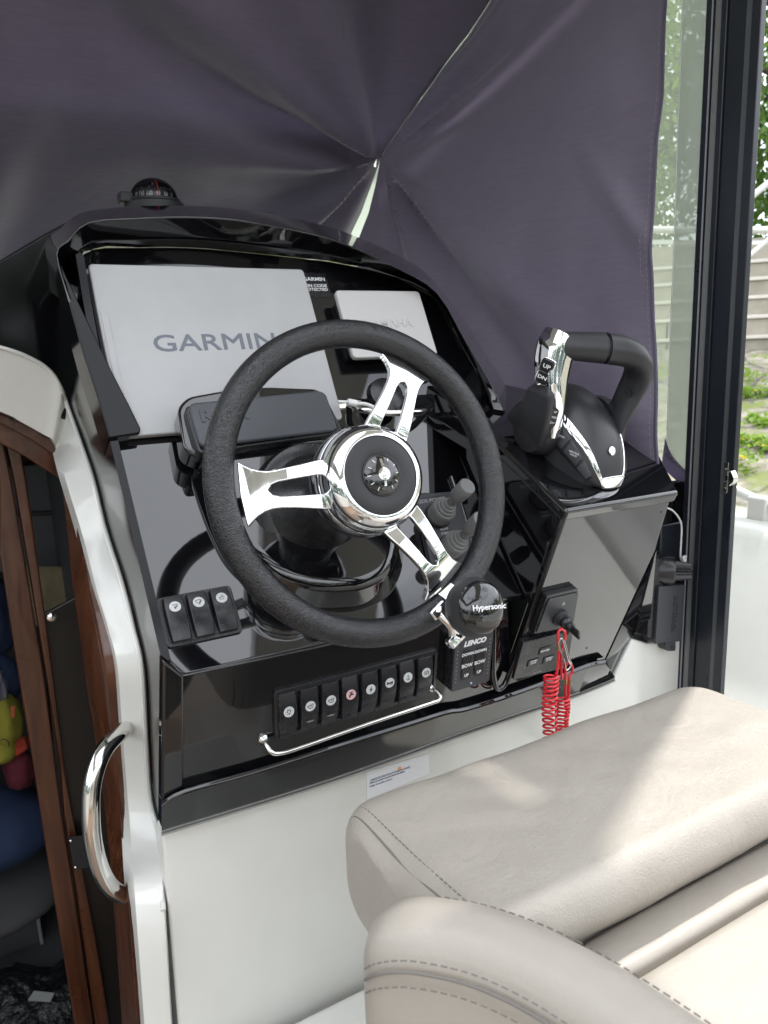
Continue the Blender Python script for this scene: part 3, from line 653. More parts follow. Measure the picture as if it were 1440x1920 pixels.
# three switches at the upper left
c0, c1, c2, c3 = B.l(291, 1122, .004), B.l(435, 1098, .004), B.l(455, 1187, .004), B.l(313, 1216, .004)
w3 = ((c1[0]-c0[0])+(c2[0]-c3[0]))/2; h3 = c0[1]-c3[1]; cx3 = (c0[0]+c1[0]+c2[0]+c3[0])/4; cy3 = (c0[1]+c3[1])/2
tri = thing('switch_trio_bezel', 'black bezel holding three wiper rocker switches left of the wheel', 'switch panel', B.at(B.w(cx3, cy3)))
prism('bezel', rrect(0, 0, w3, h3, .006), 0, .004, BLACKP, tri, .0015, 3)
prism('back_plate', rrect(0, 0, w3-.008, h3-.008, .004), .004, .0046, MATTE, tri, .0003)
for k, (kd, lb) in enumerate((('wiper1', 'left one of the three wiper rockers beside the wheel'), ('wiper2', 'middle one of the three wiper rockers beside the wheel'), ('wiper3', 'right one of the three wiper rockers, with a washer jet symbol'))):
    ii = B.l((327, 375, 419)[k], (1141, 1133, 1125)[k], .014)
    rocker(None, B, cx3+(k-1)*w3*.305, cy3, w3*.27, h3*.86, kd, lb, ICON, False, .003, .24)
# stainless rail below the bank
rl = thing('dash_rail', 'thin polished stainless rail below the row of eight switches', 'rail', A.at(A.w(bcx, bcy)))
def La(u, v, h): a, b = A.l(u, v, .018); return V((a-bcx, b-bcy, h))
tube('rail', [La(503, 1400, .0), La(503, 1402, .012), La(507, 1408, .019), La(520, 1410, .021), La(560, 1399, .021), La(690, 1354, .021), La(800, 1318, .021), La(822, 1310, .020), La(826, 1304, .014), La(822, 1300, .0)], .0032, STEEL, rl, 12, sub=6)
for u, v in ((503, 1400), (821, 1301)):
    q = La(u, v, 0); lathe('rail_foot', [(.0072, 0), (.0068, .003), (.004, .0055)], STEEL, rl, 20, M=Matrix.Translation(q))

# ============================================================ THRUSTER JOYSTICK PANEL
JB = Fr((0, 1.00, 1.335), nrm(36))
jf = Fr(B.w(0, 0, .004), B.z)
jp, jff, jo = dev(jf, 830, 1010, 'thruster_panel', 'charcoal thruster control panel with two joysticks half behind the wheel rim', 'thruster control')
cor = [(779, 927), (846, 921), (862, 932), (905, 1085), (893, 1103), (832, 1112), (818, 1100)]
jpoly = [(a-jo[0], b-jo[1]) for a, b in [jf.l(u, v, .008) for u, v in cor]]
prism('panel', roundpoly(jpoly, .004), -.003, .008, PANELG, jp, .0015, 3)
def Lj(u, v, h=.008): a, b = jf.l(u, v, h); return V((a-jo[0], b-jo[1], h))
oa = [Lj(*p) for p in ((779, 950), (785, 935), (833, 929), (845, 938))]
tube('outline', [q+V((0, 0, .0002)) for q in oa], .0004, INK, jp, 5)
q = Lj(804, 939); lettering('SIDE-POWER', .0082, GREYPR, jp, q.x+.006, q.y, .0083, 0, .0001, 'CENTER', 0, 1.05)
q = Lj(833, 992); lettering('BOW', .0052, WHT, jp, q.x, q.y, .0083, 0, .0001, 'CENTER', 0, 1.1)
q = Lj(836, 1000); lettering('STERN', .0052, WHT, jp, q.x, q.y, .0083, 0, .0001, 'CENTER', 0, 1.1)
for u, v in ((797, 969), (820, 1025)):
    q = Lj(u, v); s = .0068; prism('red_arrow', [(q.x-s, q.y), (q.x+s*.8, q.y-s*.95), (q.x+s*.8, q.y+s*.95)], .008, .0084, REDP, jp, 0)
for u, v, s in ((857, 1060, 'ON'), (880, 1053, 'OFF')):
    q = Lj(u, v); d = prism('panel_button', circle(q.x, q.y, .0062, 24), .008, .0095, ICON, jp, .0004); lettering(s, .0058, INK, d, q.x, q.y, .0096, 0, .0001)
for u, v, tilt in ((819, 969, (.10, -.02)), (842, 1030, (.1, -.03))):
    q = Lj(u, v); M = Matrix.Translation((q.x, q.y, .008)) @ Matrix.Rotation(tilt[0], 4, 'Y') @ Matrix.Rotation(tilt[1], 4, 'X') @ Matrix.Scale(1.22, 4)
    lathe('joystick_collar', [(.0165, 0), (.0165, .004), (.0155, .005)], MATTE, jp, 32, M=M)
    pr_ = [(.0152, .003), (.0152, .017)]
    z = .017; r = .0148
    for k in range(4):
        pr_ += [(r, z+.0005), (r+.0004, z+.002), (r-.0004, z+.0035), (r-.0024, z+.0038)]; z += .0042; r -= .0024
    pr_ += [(.0058, z+.0005), (.0055, z+.012)]
    j = lathe('joystick_boot', pr_, BOOT, jp, 32, M=M)
    lathe('joystick_knob', [(.0055, z+.008), (.0092, z+.014), (.0098, z+.018), (.0104, z+.036), (.0096, z+.0372), (0, z+.0374)], BOOT, j, 28, M=M)

# ============================================================ TRIM TAB PANEL
TF = Fr(A.w(0, 0, 0), A.z)
lp, lf, lo = dev(TF, 885, 1240, 'trim_tab_panel', 'dark trim tab keypad with two oval rockers and small led rows below the knob', 'trim tab panel', .02)
def Ll(u, v, h=.02): a, b = TF.l(u, v, h); return V((a-lo[0], b-lo[1], h))
c4 = [Ll(850, 1199), Ll(921, 1187), Ll(922, 1277), Ll(850, 1297)]
lx0 = (c4[0].x+c4[3].x)/2; lx1 = (c4[1].x+c4[2].x)/2; ly1 = (c4[0].y+c4[1].y)/2; ly0 = (c4[2].y+c4[3].y)/2; lw, lh = lx1-lx0, ly1-ly0; lcx, lcy = (lx0+lx1)/2, (ly0+ly1)/2
prism('housing', rrect(lcx, lcy, lw, lh, .003), 0, .018, BLACKP, lp, .0015)
prism('face', rrect(lcx, lcy, lw-.001, lh-.001, .003), .018, .0202, PANELG, lp, .0008)
lettering('LENCO', .0105, WHT, lp, lcx+.001, lcy+lh*.375, .0203, 0, .0001, 'CENTER', .0006, 1.1, .25)
for sx in (-1, 1):
    x = lcx+sx*lw*.165
    pd = prism('keypad_oval', rrect(x, lcy+lh*-.02, lw*.25, lh*.60, lw*.12), .0202, .0222, BLACKP, lp, .001)
    for s, yy in (('DOWN', .19), ('BOW', -.03), ('UP', -.22)):
        lettering(s, .0062 if s != 'BOW' else .0078, WHT, pd, x, lcy+lh*yy, .0223, 0, .0001, 'CENTER', .0002, 1.0)
    for k in range(10):
        prism('led', rrect(lcx+sx*lw*.42, lcy+lh*(.36-.075*k), .0024, .0018, .0005, 2), .0202, .0208, LEDG, lp, 0)
prism('power_led', circle(lcx, lcy-lh*.42, .0017, 12), .0202, .0208, mat('blue_led', (.35, .5, .7), .3), lp, 0)

# ============================================================ IGNITION AND START PANELS
def Lt(f0, o, u, v, h): a, b = f0.l(u, v, h); return (a-o[0], b-o[1])
ip, iff, io = dev(T, 1045, 1150, 'ignition_switch', 'black ignition plate with a red-corded kill switch key on the box face', 'ignition switch', .012)
pg = roundpoly([Lt(T, io, u, v, .012) for u, v in ((1027, 1119), (1086, 1105), (1075, 1176), (1002, 1191))], .003)
prism('plate', pg, 0, .010, BLACKP, ip, .002, 3, 1.0)
prism('plate_face', roundpoly([Lt(T, io, u, v, .012) for u, v in ((1030, 1124), (1085, 1111), (1075, 1173), (1006, 1187))], .003), .010, .012, PANELG, ip, .0012, 3)
q = Lt(T, io, 1057, 1131, .012); prism('warning_mark', [(q[0]-.003, q[1]-.003), (q[0]+.003, q[1]-.003), (q[0], q[1]+.003)], .012, .0123, GREYPR, ip, 0)
kq = Lt(T, io, 1049, 1157, .012)
MK = Matrix.Translation((kq[0], kq[1], .012))
lathe('key_barrel', [(.0135, 0), (.0135, .004), (.010, .006), (.0095, .010), (.0075, .011)], MATTE, ip, 32, M=MK)
ks = lathe('kill_switch', [(.0085, .010), (.0098, .014), (.0088, .018), (.0065, .020), (.0070, .026), (.0045, .030), (0, .030)], BLACKP, ip, 24, M=MK)
box('key_bow', (0, -.002, 0), (.0042, .017, .020), BLACKP, ip, .0016, 3, M=MK @ Matrix.Translation((0, 0, .034)) @ Matrix.Rotation(.4, 4, 'Z'))
tube('clip_fork', [MK @ V(p) for p in ((-.006, .003, .017), (-.0085, -.006, .019), (-.004, -.016, .020), (.003, -.017, .020), (.0075, -.007, .019), (.006, .003, .017))], .0018, BLACKP, ip, 8, sub=4)
ep, ef, eo = dev(T, 1020, 1225, 'start_panel', 'black engine start panel with three small buttons under the ignition plate', 'start panel', .010)
prism('plate', roundpoly([Lt(T, eo, u, v, .010) for u, v in ((981, 1205), (1075, 1182), (1064, 1252), (962, 1275))], .003), 0, .010, BLACKP, ep, .003, 3)
for u, v, s in ((1022, 1220, 'POWER'), (1000, 1243, 'START\nSTOP'), (1029, 1237, 'START\nSTOP')):
    q = Lt(T, eo, u, v, .0115); bt = prism('panel_button', rrect(q[0], q[1], .021, .0125, .0008), .0100, .0116, BLACKP, ep, .0005)
    lettering(s, .0042 if '\n' in s else .0048, WHT, bt, q[0], q[1]+(.0016 if '\n' in s else 0), .0117, 0, .0001, 'CENTER', .0001, 1.1)
for u, v, s in ((985, 1252, 'P'), (1008, 1261, 'YAMAHA')):
    q = Lt(T, eo, u, v, .0105); lettering(s, .0042, GREYPR, ep, q[0], q[1], .0101, 0, .0001)

# coiled lanyard
MT = Fr(T.w(*T.l(1049, 1157, .03), .03), T.z)
ln_ = thing('kill_cord', 'red coiled kill switch lanyard hanging from the ignition key', 'lanyard', loc=MT.o)
LO = MT.o.copy(); LPN = (0, LO.y-.005, 0)
def lc(o): o.data.transform(Matrix.Translation(-LO)); o.parent = ln_; return o
def Lp(u, v, dy=0): return pl(u, v, (0, LO.y-.004+dy, 0), YN)
lc(tube('cord', [Lp(1054, 1178, 0), Lp(1047, 1185), Lp(1046, 1200), Lp(1047, 1220), Lp(1046, 1245), Lp(1044, 1262)], .0018, RED, None, 8, sub=5))
lc(tube('cord', [Lp(1052, 1180), Lp(1059, 1184, -.004), Lp(1060, 1195, -.005), Lp(1056, 1208, -.003), Lp(1052, 1222), Lp(1053, 1273)], .0018, RED, None, 8, sub=5))
lc(tube('cord', [Lp(1061, 1285), Lp(1060, 1262), Lp(1060, 1250), Lp(1066, 1243, -.003), Lp(1073, 1250, -.003), Lp(1072, 1262), Lp(1067, 1272), Lp(1067, 1330)], .0018, RED, None, 8, sub=5))
lc(tube('cord', [Lp(1060, 1262), Lp(1060, 1290), Lp(1060, 1330)], .0017, RED, None, 8, sub=5))
for u, v in ((1060, 1278), (1068, 1280), (1047, 1215)): lc(tube('crimp', [Lp(u, v-4, -.0005), Lp(u, v+4, -.0005)], .0024, BRASS, None, 10))
lc(tube('snap_hook', [Lp(1048, 1205, -.006), Lp(1053, 1197, -.008), Lp(1058, 1212, -.008), Lp(1064, 1235, -.008), Lp(1070, 1247, -.007), Lp(1062, 1256, -.006), Lp(1058, 1240, -.006), Lp(1052, 1222, -.006), Lp(1048, 1205, -.006)], .0011, STEEL, None, 8, sub=5))
lc(tube('snap_gate', [Lp(1057, 1200, -.007), Lp(1062, 1215, -.005), Lp(1066, 1232, -.004), Lp(1072, 1245, -.006)], .0009, STEEL, None, 8, sub=5))
def coil(u0, v0, u1, v1, rad_, turns, pitchf, dy=0, squeeze=.5):
    a, b = Lp(u0, v0, dy), Lp(u1, v1, dy); ax = (b-a).normalized(); e1 = ax.cross(V((0, 1, 0))).normalized(); e2 = ax.cross(e1)
    pts = []
    N_ = int(turns*22)
    for i in range(N_+1):
        t = i/N_; s = pitchf(t); th = 2*PI*turns*t
        wob = V((.0015*math.sin(t*9), 0, 0))
        pts.append(a+(b-a)*s+wob+(e1*math.cos(th)+e2*math.sin(th))*rad_)
    return pts
lc(tube('coil', coil(1032, 1266, 1030, 1405, .0098, 14, lambda t: t*.62+.38*t*t if t < .5 else t*(.62)+.38*t*t, -.006), .0017, RED, None, 7))
lc(tube('coil', coil(1055, 1308, 1054, 1400, .0088, 14, lambda t: t, -.002), .0017, RED, None, 7))

# information sticker on the white base
stk, stf, sto = dev(Fr(BY, (0, -1, 0)), 745, 1450, 'info_sticker', 'clear sticker with small blue print on the white base behind the seat', 'sticker', .0005)
FB = Fr(BY, (0, -1, 0))
sq = [Lt(FB, sto, u, v, .0008) for u, v in ((687, 1448), (804, 1413), (806, 1450), (688, 1500))]
prism('film', roundpoly(sq, .004), .0002, .0008, STICK, stk, .0001)
sl = math.atan2(0, 1)
for i, (s, u, v, sz) in enumerate((("L'ESPACE DE UTILISATION ET DE MISE EN CHARGE", 694, 1464, .0040), ('Veuillez lire avec attention le manuel du fabricant avant utilisation', 693, 1469, .0036), ('Refuge de securite a la barre', 693, 1475, .0036))):
    q = Lt(FB, sto, u, v, .001); lettering(s, sz, NAVY, stk, q[0], q[1], .0010, 0, .00005, 'LEFT', .0001, (.74, .62, .9)[i], .15)
q = Lt(FB, sto, 749, 1441, .001); prism('orange_mark', circle(q[0], q[1], .003, 14), .0009, .0011, mat('orange_mark', (.7, .3, .1), .5), stk, 0)

# ============================================================ THROTTLE CONTROL
TO = tf.w(*tf.l(1143, 914))
th = thing('throttle_control', 'black twin throttle control with chrome trim and wide grip on the starboard box', 'boat throttle', tf.at(TO))
CC = catmull([(0, -.004, 0), (0, .000, .012), (0, .010, .030), (0, .034, .058), (0, .066, .080), (0, .102, .092), (0, .138, .091), (0, .172, .072), (0, .198, .036), (0, .206, 0)], 4)
def Wd(s): return .019+.035*min(1, (s/.42))**.8 if s < .42 else .054-.012*((s-.42)/.58)**2
def Sd(s, w, off=0):
    def raw(s, w):
        s = min(max(s, 0), 1); k = s*(len(CC)-1); i = min(int(k), len(CC)-2); f = k-i; c = CC[i].lerp(CC[i+1], f)
        a = w*PI/2; return V((Wd(s)*math.sin(a)*(1.0 if abs(w) < 1 else 1), c.y+(.010*(1-math.cos(a)) if s < .5 else -.004*(1-math.cos(a))), c.z*max(math.cos(a), 0)**.62))
    p = raw(s, w)
    if off:
        n = (raw(s, w+.02)-raw(s, w-.02)).cross(raw(s+.02, w)-raw(s-.02, w)).normalized(); 
        if n.z < 0 and abs(w) < .7 and .1 < s < .9: n = -n
        if (p-V((0, .1, .02))).dot(n) < 0: n = -n
        p = p+n*off
    return p
def patch(name, s0, s1, w0, w1, m, off, par=th, ns=10, nw=8, thick=.0, bevel=0):
    f0 = w0 if callable(w0) else (lambda s: w0); f1 = w1 if callable(w1) else (lambda s: w1)
    vs = []; 
    for i in range(ns+1):
        s = s0+(s1-s0)*i/ns
        for j in range(nw+1): vs.append(Sd(s, f0(s)+(f1(s)-f0(s))*j/nw, off))
    fs = [(i*(nw+1)+j, i*(nw+1)+j+1, (i+1)*(nw+1)+j+1, (i+1)*(nw+1)+j) for i in range(ns) for j in range(nw)]
    o = mesh_obj(name, vs, fs, m, par, True)
    if thick:
        so = o.modifiers.new('solid', 'SOLIDIFY'); so.thickness = thick; so.offset = 0
        if bevel: b = o.modifiers.new('bevel', 'BEVEL'); b.width = bevel; b.segments = 2; b.limit_method = 'ANGLE'; b.angle_limit = rad(40)
    return o
patch('housing', 0, 1, -1, 1, HANDGRIP, 0, ns=36, nw=28)
tw = lambda s: .30+.32*min(1, s*1.5)
patch('chrome_trim', .10, .62, lambda s: -tw(s)-.13+.1*max(0, s-.4), lambda s: -tw(s), CHROME, .0012, thick=.002, bevel=.0006, ns=16, nw=3)
patch('chrome_trim', .10, .62, lambda s: tw(s), lambda s: tw(s)+.10-.1*max(0, s-.4), CHROME, .0012, thick=.002, bevel=.0006, ns=16, nw=3)
patch('chrome_nose', .03, .155, -.50, .50, CHROME, .0013, thick=.003, bevel=.0008, ns=8, nw=10)
q = Sd(.29, .0, .001); n_ = (Sd(.29, .0, .004)-q).normalized()
Me = Fr(q, n_).mat()
lathe('emblem', [(.0062, 0), (.0062, .0012), (.0048, .0016), (.0046, .001), (.0016, .001), (.0014, .0016), (0, .0016)], CHROME, th, 24, M=Me)
for k in range(3): 
    bm = bmesh.new(); add_box(bm, (0, .0026, .0013), (.0012, .0046, .0006), Me @ Matrix.Rotation(2*PI*k/3, 4, 'Z')); bmo('emblem_bar', bm, CHROME, th)
for sgn in (-1, 1):
    patch('button_surround', .185, .53, sgn*.64, sgn*.90, MATTE, .0007, ns=8, nw=4, thick=.001)
    for k in range(3):
        s0 = .20+.105*k
        pb = patch('control_button', s0, s0+.092, sgn*(.66+.0*k), sgn*(.87-.01*k), PANELG, .0018, ns=4, nw=4, thick=.0012, bevel=.0004)
        if k > 0:
            q = Sd(s0+.046, sgn*.76, .0024); n_ = (Sd(s0+.046, sgn*.76, .006)-q).normalized()
            lettering('STATION' if k == 2 else 'NEUTRAL\nHOLD', .0038, WHT, pb, 0, 0, 0, 0, .0001, 'CENTER', 0, 1, M=Fr(q, n_, (1 if sgn > 0 else .5, -.5 if sgn < 0 else .3, 0)).mat())
# left hub and chrome arm
MX = Matrix.Rotation(-PI/2, 4, 'Y')
hubL = lathe('left_hub', [(.0, .004), (.024, .004), (.034, .008), (.039, .017), (.041, .030), (.041, .040)], HANDGRIP, th, 40, M=Matrix.Translation((-.086, .116, .034)) @ Matrix.Rotation(PI/2, 4, 'Y'))
lathe('right_hub', [(.049, .0), (.050, .012), (.046, .024), (.034, .032), (0, .034)], HANDGRIP, th, 40, M=Matrix.Translation((.036, .10, .034)) @ Matrix.Rotation(PI/2, 4, 'Y'))
def loft(name, secs, m, par, bevel=.002, seg=3, sub=3):
    """secs: list of (centre, half x, half y) rounded sections stacked along the path"""
    C_ = catmull([c for c, _, _ in secs], sub); n = len(C_); k0 = len(secs)
    bm = bmesh.new(); prev = None; 
    for i, c in enumerate(C_):
        t = i/sub; a = min(int(t), k0-2); f = min(t-a, 1); hx = secs[a][1]*(1-f)+secs[a+1][1]*f; hy = secs[a][2]*(1-f)+secs[a+1][2]*f
        d = (C_[min(i+1, n-1)]-C_[max(i-1, 0)]).normalized(); X = V((1, 0, 0)); X = (X-d*X.dot(d)).normalized(); Y = d.cross(X)
        ring = [bm.verts.new(c+X*x+Y*y) for x, y in rrect(0, 0, 2*hx, 2*hy, min(hx, hy)*.55, 3)]
        if prev: 
            for j in range(len(ring)): bm.faces.new((prev[j], prev[(j+1) % len(ring)], ring[(j+1) % len(ring)], ring[j]))
        else: bm.faces.new(ring[::-1])
        prev = ring
    bm.faces.new(prev); return bmo(name, bm, m, par, True)
arm = loft('left_arm', [(V((-.062, .084, .040)), .008, .012), (V((-.064, .097, .075)), .011, .016), (V((-.066, .113, .112)), .016, .021), (V((-.063, .128, .143)), .021, .023), (V((-.057, .139, .168)), .0235, .024), (V((-.050, .144, .184)), .022, .019)], CHROME, th)
loft('arm_cover', [(V((-.072, .112, .030)), .010, .033), (V((-.075, .111, .055)), .011, .032), (V((-.076, .112, .078)), .010, .029), (V((-.076, .116, .097)), .010, .025), (V((-.075, .121, .108)), .004, .012)], HANDGRIP, th)
# button inset on the arm, facing aft
fa = Fr(V((-.0825, .118, .139)), V((-.93, -.45, .12)), (.45, -.93, 0))
ins = prism('button_inset', rrect(0, 0, .0215, .044, .006), -.006, .0026, CHROME, arm, .0008, M=fa.mat())
for s, yy in (('UP', .0085), ('DN', -.0085)):
    prism('trim_button', rrect(0, yy*1.15, .0170, .0192, .004), .002, .0036, BLACKP, arm, .0006, M=fa.mat())
    lettering(s, .0085, WHT, arm, 0, yy*1.15, .0038, 0, .0001, 'CENTER', .0002, 1.1, M=fa.mat())
fb = Fr(V((-.0735, .082, .075)), V((-.45, -1, .18)), (1, -.4, 0))
prism('speed_button', roundpoly([(-.006, .017), (.005, .010), (.006, -.012), (.001, -.02), (-.005, -.006)], .002), -.004, .0012, BLACKP, th, .0005, M=fb.mat())
for s, yy in (('UP', .007), ('SPEED', -.001), ('DN', -.009)): lettering(s, .0042, WHT, th, 0, yy, .0014, 0, .0001, M=fb.mat())
# grip in two halves
def grip(name, p, q, r0, r1, capa, capb):
    p, q = V(p), V(q); d = (q-p).normalized(); L_ = (q-p).length; pr_ = []
    n = 14
    for i in range(n+1):
        t = i/n; r = r0+(r1-r0)*t
        if capa and t < .25: r *= (1-(1-t/.25)**2*.75)**.5
        if capb and t > .70: r *= (max(1-((t-.70)/.30)**2*.8, 0))**.5
        pr_.append((r, t*L_))
    return lathe(name, pr_, HANDGRIP, th, 28, M=Fr(p, d, (0, 1, 0)).mat(), sy=.86)
grip('grip', (-.070, .142, .170), (-.001, .108, .180), .0205, .0245, True, False)
bm = bmesh.new(); pa = catmull([V(p) for p in ((.003, .1065, .180), (.030, .095, .1815), (.052, .086, .179), (.067, .080, .166), (.0715, .078, .146), (.069, .077, .118), (.062, .073, .085), (.053, .067, .052), (.046, .062, .028))], 4)
r1 = [.0212, .0210, .0200, .0165, .0118, .0090, .0080, .0075, .007]; r2 = [.0245, .0245, .0240, .0245, .0250, .0235, .0215, .0205, .020]; prev = None
for i_, c in enumerate(pa):
    t = i_/4; a_ = min(int(t), 7); f = t-a_; x1_ = r1[a_]*(1-f)+r1[a_+1]*f; x2_ = r2[a_]*(1-f)+r2[a_+1]*f
    T_ = (pa[min(i_+1, len(pa)-1)]-pa[max(i_-1, 0)]).normalized(); e2 = (V((0, 1, 0))-T_*T_.y).normalized(); e1 = T_.cross(e2)
    ring = [bm.verts.new(c+e1*math.cos(q_)*x1_+e2*math.sin(q_)*x2_) for q_ in [2*PI*k_/28 for k_ in range(28)]]
    if prev:
        for j_ in range(28): bm.faces.new((prev[j_], prev[(j_+1) % 28], ring[(j_+1) % 28], ring[j_]))
    else: bm.faces.new(ring[::-1])
    prev = ring
bm.faces.new(prev); gr = bmo('grip_and_arm', bm, HANDGRIP, th)
for p in gr.data.polygons: p.use_smooth = len(p.vertices) == 4
lathe('grip_gap', [(.0205, 0), (.0205, .006)], MATTE, th, 28, M=Fr(V((-.002, .1085, .180)), V((1, -.45, 0)), (0, 1, 0)).mat(), sy=.86)
lathe('arm_screw', [(.006, 0), (.006, .002), (.003, .002), (.003, .0005), (0, .0005)], BLACKP, th, 16, M=Fr(V((.0575, .070, .122)), V((-1, -.2, .1)), (0, 1, 0)).mat())

def smst(x): x = max(0., min(1., x)); return x*x*(3-2*x)
for o_ in list(th.children)+list(arm.children):
    if o_.name.split('.')[0] in ('left_arm', 'button_inset', 'trim_button', 'grip', 'grip_and_arm', 'grip_gap', 'arm_screw') or o_.parent == arm:
        for q_ in o_.data.vertices:
            k_ = smst((q_.co.z-.07)/.09); q_.co.z -= .015*k_
            if q_.co.x > 0: q_.co.x -= .016*smst(q_.co.x/.06)
# ============================================================ ROD HOLDER DEVICE ON THE COLUMN
KY_ = (0, .845, 0); FK = Fr(KY_, (0, -1, 0))
rd, rdf, rdo = dev(FK, 1262, 1120, 'bracket_unit', 'black plastic bracket with star knob and raised lettering beside the door post', 'bracket')
def Lr(u, v, h=0): a, b = FK.l(u, v, h); return V((a-rdo[0], b-rdo[1], h))
prism('body', [tuple(Lr(u, v)[:2]) for u, v in ((1236, 1100), (1285, 1096), (1279, 1203), (1229, 1208))], -.03, 0, PANELG, rd, .002, 3)
prism('side_body', [tuple(Lr(u, v)[:2]) for u, v in ((1226, 1045), (1262, 1052), (1256, 1212), (1219, 1196))], -.038, -.006, BLACKP, rd, .002)
prism('lug', roundpoly([tuple(Lr(u, v)[:2]) for u, v in ((1252, 1200), (1270, 1200), (1270, 1222), (1252, 1222))], .006, 5), -.022, -.003, PANELG, rd, .001)
q = Lr(1262, 1215); lathe('lug_hole', [(.0028, 0), (.0026, .0006), (0, .0006)], INK, rd, 16, M=Matrix.Translation((q.x, q.y, -.0031)))
q0, q1 = Lr(1267, 1104), Lr(1262, 1198)
lettering('EASTERNER', .0165, PANELG, rd, (q0.x+q1.x)/2, (q0.y+q1.y)/2, .0002, -PI/2-.06, .0012, 'CENTER', .0002, .78)
q = Lr(1257, 1074, 0); MB = Fr(V((q.x, q.y, -.02)), V((.62, .0, .62)), (0, 1, 0)).mat()
lathe('collar', [(.027, -.012), (.027, .018), (.0245, .022), (0, .022)], BLACKP, rd, 36, M=MB)
bm = bmesh.new(); star = []
for k in range(64):
    a = 2*PI*k/64; r = .0155+.0032*math.cos(8*a); star.append((r*math.cos(a), r*math.sin(a)))
add_prism(bm, star, .022, .050, MB, .82); bmo('star_knob', bm, BLACKP, rd, bevel=.0012)
lathe('knob_hole', [(.0042, 0), (.004, .0006), (0, .0006)], INK, rd, 16, M=MB @ Matrix.Translation((0, 0, .0501)))
wc_ = thing('thin_white_cable', 'thin white cable bending down between the box and the door post', 'cable', loc=(1, .86, 1.15))
chil(tube('wire', [pl(u, v, (0, .86, 0), YN) for u, v in ((1250, 952), (1262, 958), (1274, 973), (1278, 990), (1277, 1015), (1276, 1046), (1281, 1052))], .0016, WHITEP, None, 8, sub=6), wc_)
chil(prism('clip', [(-.004, .008), (.006, .010), (.005, -.014), (-.001, -.004)], -.003, .003, WHITEP, None, .001, M=Fr(pl(1281, 1052, (0, .855, 0), YN), (0, -1, 0)).mat()), wc_)

# ============================================================ GRAB HANDLE
gh = thing('grab_handle', 'polished stainless grab handle on the white moulding beside the cabin door', 'grab handle', loc=(.12, .9, .9))
GP = (0, .93, 0)
hp = [pl(u, v, (0, y, 0), YN) for u, v, y in ((236, 1366, .985), (228, 1373, .965), (203, 1396, .94), (186, 1425, .925), (173, 1470, .915), (170, 1520, .91), (174, 1575, .91), (186, 1625, .915), (205, 1660, .925), (230, 1678, .94), (252, 1685, .955), (262, 1688, .965))]
chil(tube('bar', hp, .0112, STEEL, None, 20, sub=6), gh)
STEEL2 = STEEL

# ============================================================ HELM SEAT
seat = thing('helm_seat', 'taupe vinyl helm seat with raised front bolster and a rounded side wing', 'boat seat', loc=(.6, .4, .9))
def pillow(name, prof, x0, x1, m, endr=.03, nx=40, par=seat, wob=.0, yaw=0):
    """prof: closed YZ outline; ends rounded by shrinking the outline"""
    C = V((0, sum(p[0] for p in prof)/len(prof), sum(p[1] for p in prof)/len(prof)))
    bm = bmesh.new(); prev = None; n = len(prof)
    for i in range(nx+1):
        t = i/nx; 
        e = .5-.5*math.cos(PI*t) if True else t
        x = x0+(x1-x0)*e
        d = min(x-x0, x1-x); k = 1.0
        inset = endr*(1-math.sqrt(max(0, 1-(1-min(d/endr, 1))**2)))
        ring = []
        for (y, z) in prof:
            v = V((0, y, z))-C; L_ = v.length; v = v*((L_-inset)/L_); p = C+v; p.x = x
            if wob:
                w_ = noise.noise(V((p.x*7, p.y*9, p.z*9)))*wob + wob*.5*noise.noise(V((p.x*22, p.y*30, 3)))
                p += v.normalized()*w_
            ring.append(bm.verts.new(p))
        if prev:
            for j in range(n): bm.faces.new((prev[j], prev[(j+1) % n], ring[(j+1) % n], ring[j]))
        else: bm.faces.new(ring[::-1])
        prev = ring
    bm.faces.new(prev); bmesh.ops.subdivide_edges
    return chil(bmo(name, bm, m, None), par)
def smooth_outline(pts, r, n=8): return roundpoly(pts, r, n)
def dens(poly, maxl=.008):
    out = []
    for i in range(len(poly)):
        a, b = poly[i], poly[(i+1) % len(poly)]; L_ = math.hypot(b[0]-a[0], b[1]-a[1]); k = max(1, int(L_/maxl))
        for j in range(k): out.append((a[0]+(b[0]-a[0])*j/k, a[1]+(b[1]-a[1])*j/k))
    return out
bprof = dens(smooth_outline([(.672, .860), (.668, .985), (.412, 1.004), (.396, .970), (.44, .905), (.54, .83)], .045))
pillow('front_bolster', bprof, .294, .868, VINYL, .045, 84, wob=.0035)
# stitched seam near the port end of the bolster
def stitches(name, path, m, par, L_=.0042, gap=.0024, r=.0006, off=V((0, 0, 0))):
    bm = bmesh.new(); d = 0; i = 0; acc = []; P = path
    seglen = 0; on = True; cur = [P[0]]
    for a, b in zip(P[:-1], P[1:]):
        l = (b-a).length; k = max(1, int(l/.0008))
        for j in range(1, k+1):
            q = a.lerp(b, j/k); seglen += l/k
            if on: cur.append(q)
            if on and seglen > L_:
                add_tube(bm, [cur[0], cur[len(cur)//2], cur[-1]], r, 5); on = False; seglen = 0; cur = []
            elif not on and seglen > gap: on = True; seglen = 0; cur = [q]
    return chil(bmo(name, bm, m, None, fix=True), par)
def outline_path(prof, x, grow, y0=None, z0=None, sel=lambda y, z: True):
    C = V((0, sum(p[0] for p in prof)/len(prof), sum(p[1] for p in prof)/len(prof))); out = []
    for y, z in prof:
        if sel(y, z):
            v = V((0, y, z))-C; q = C+v*((v.length+grow)/v.length); q.x = x; out.append(q)
    return out
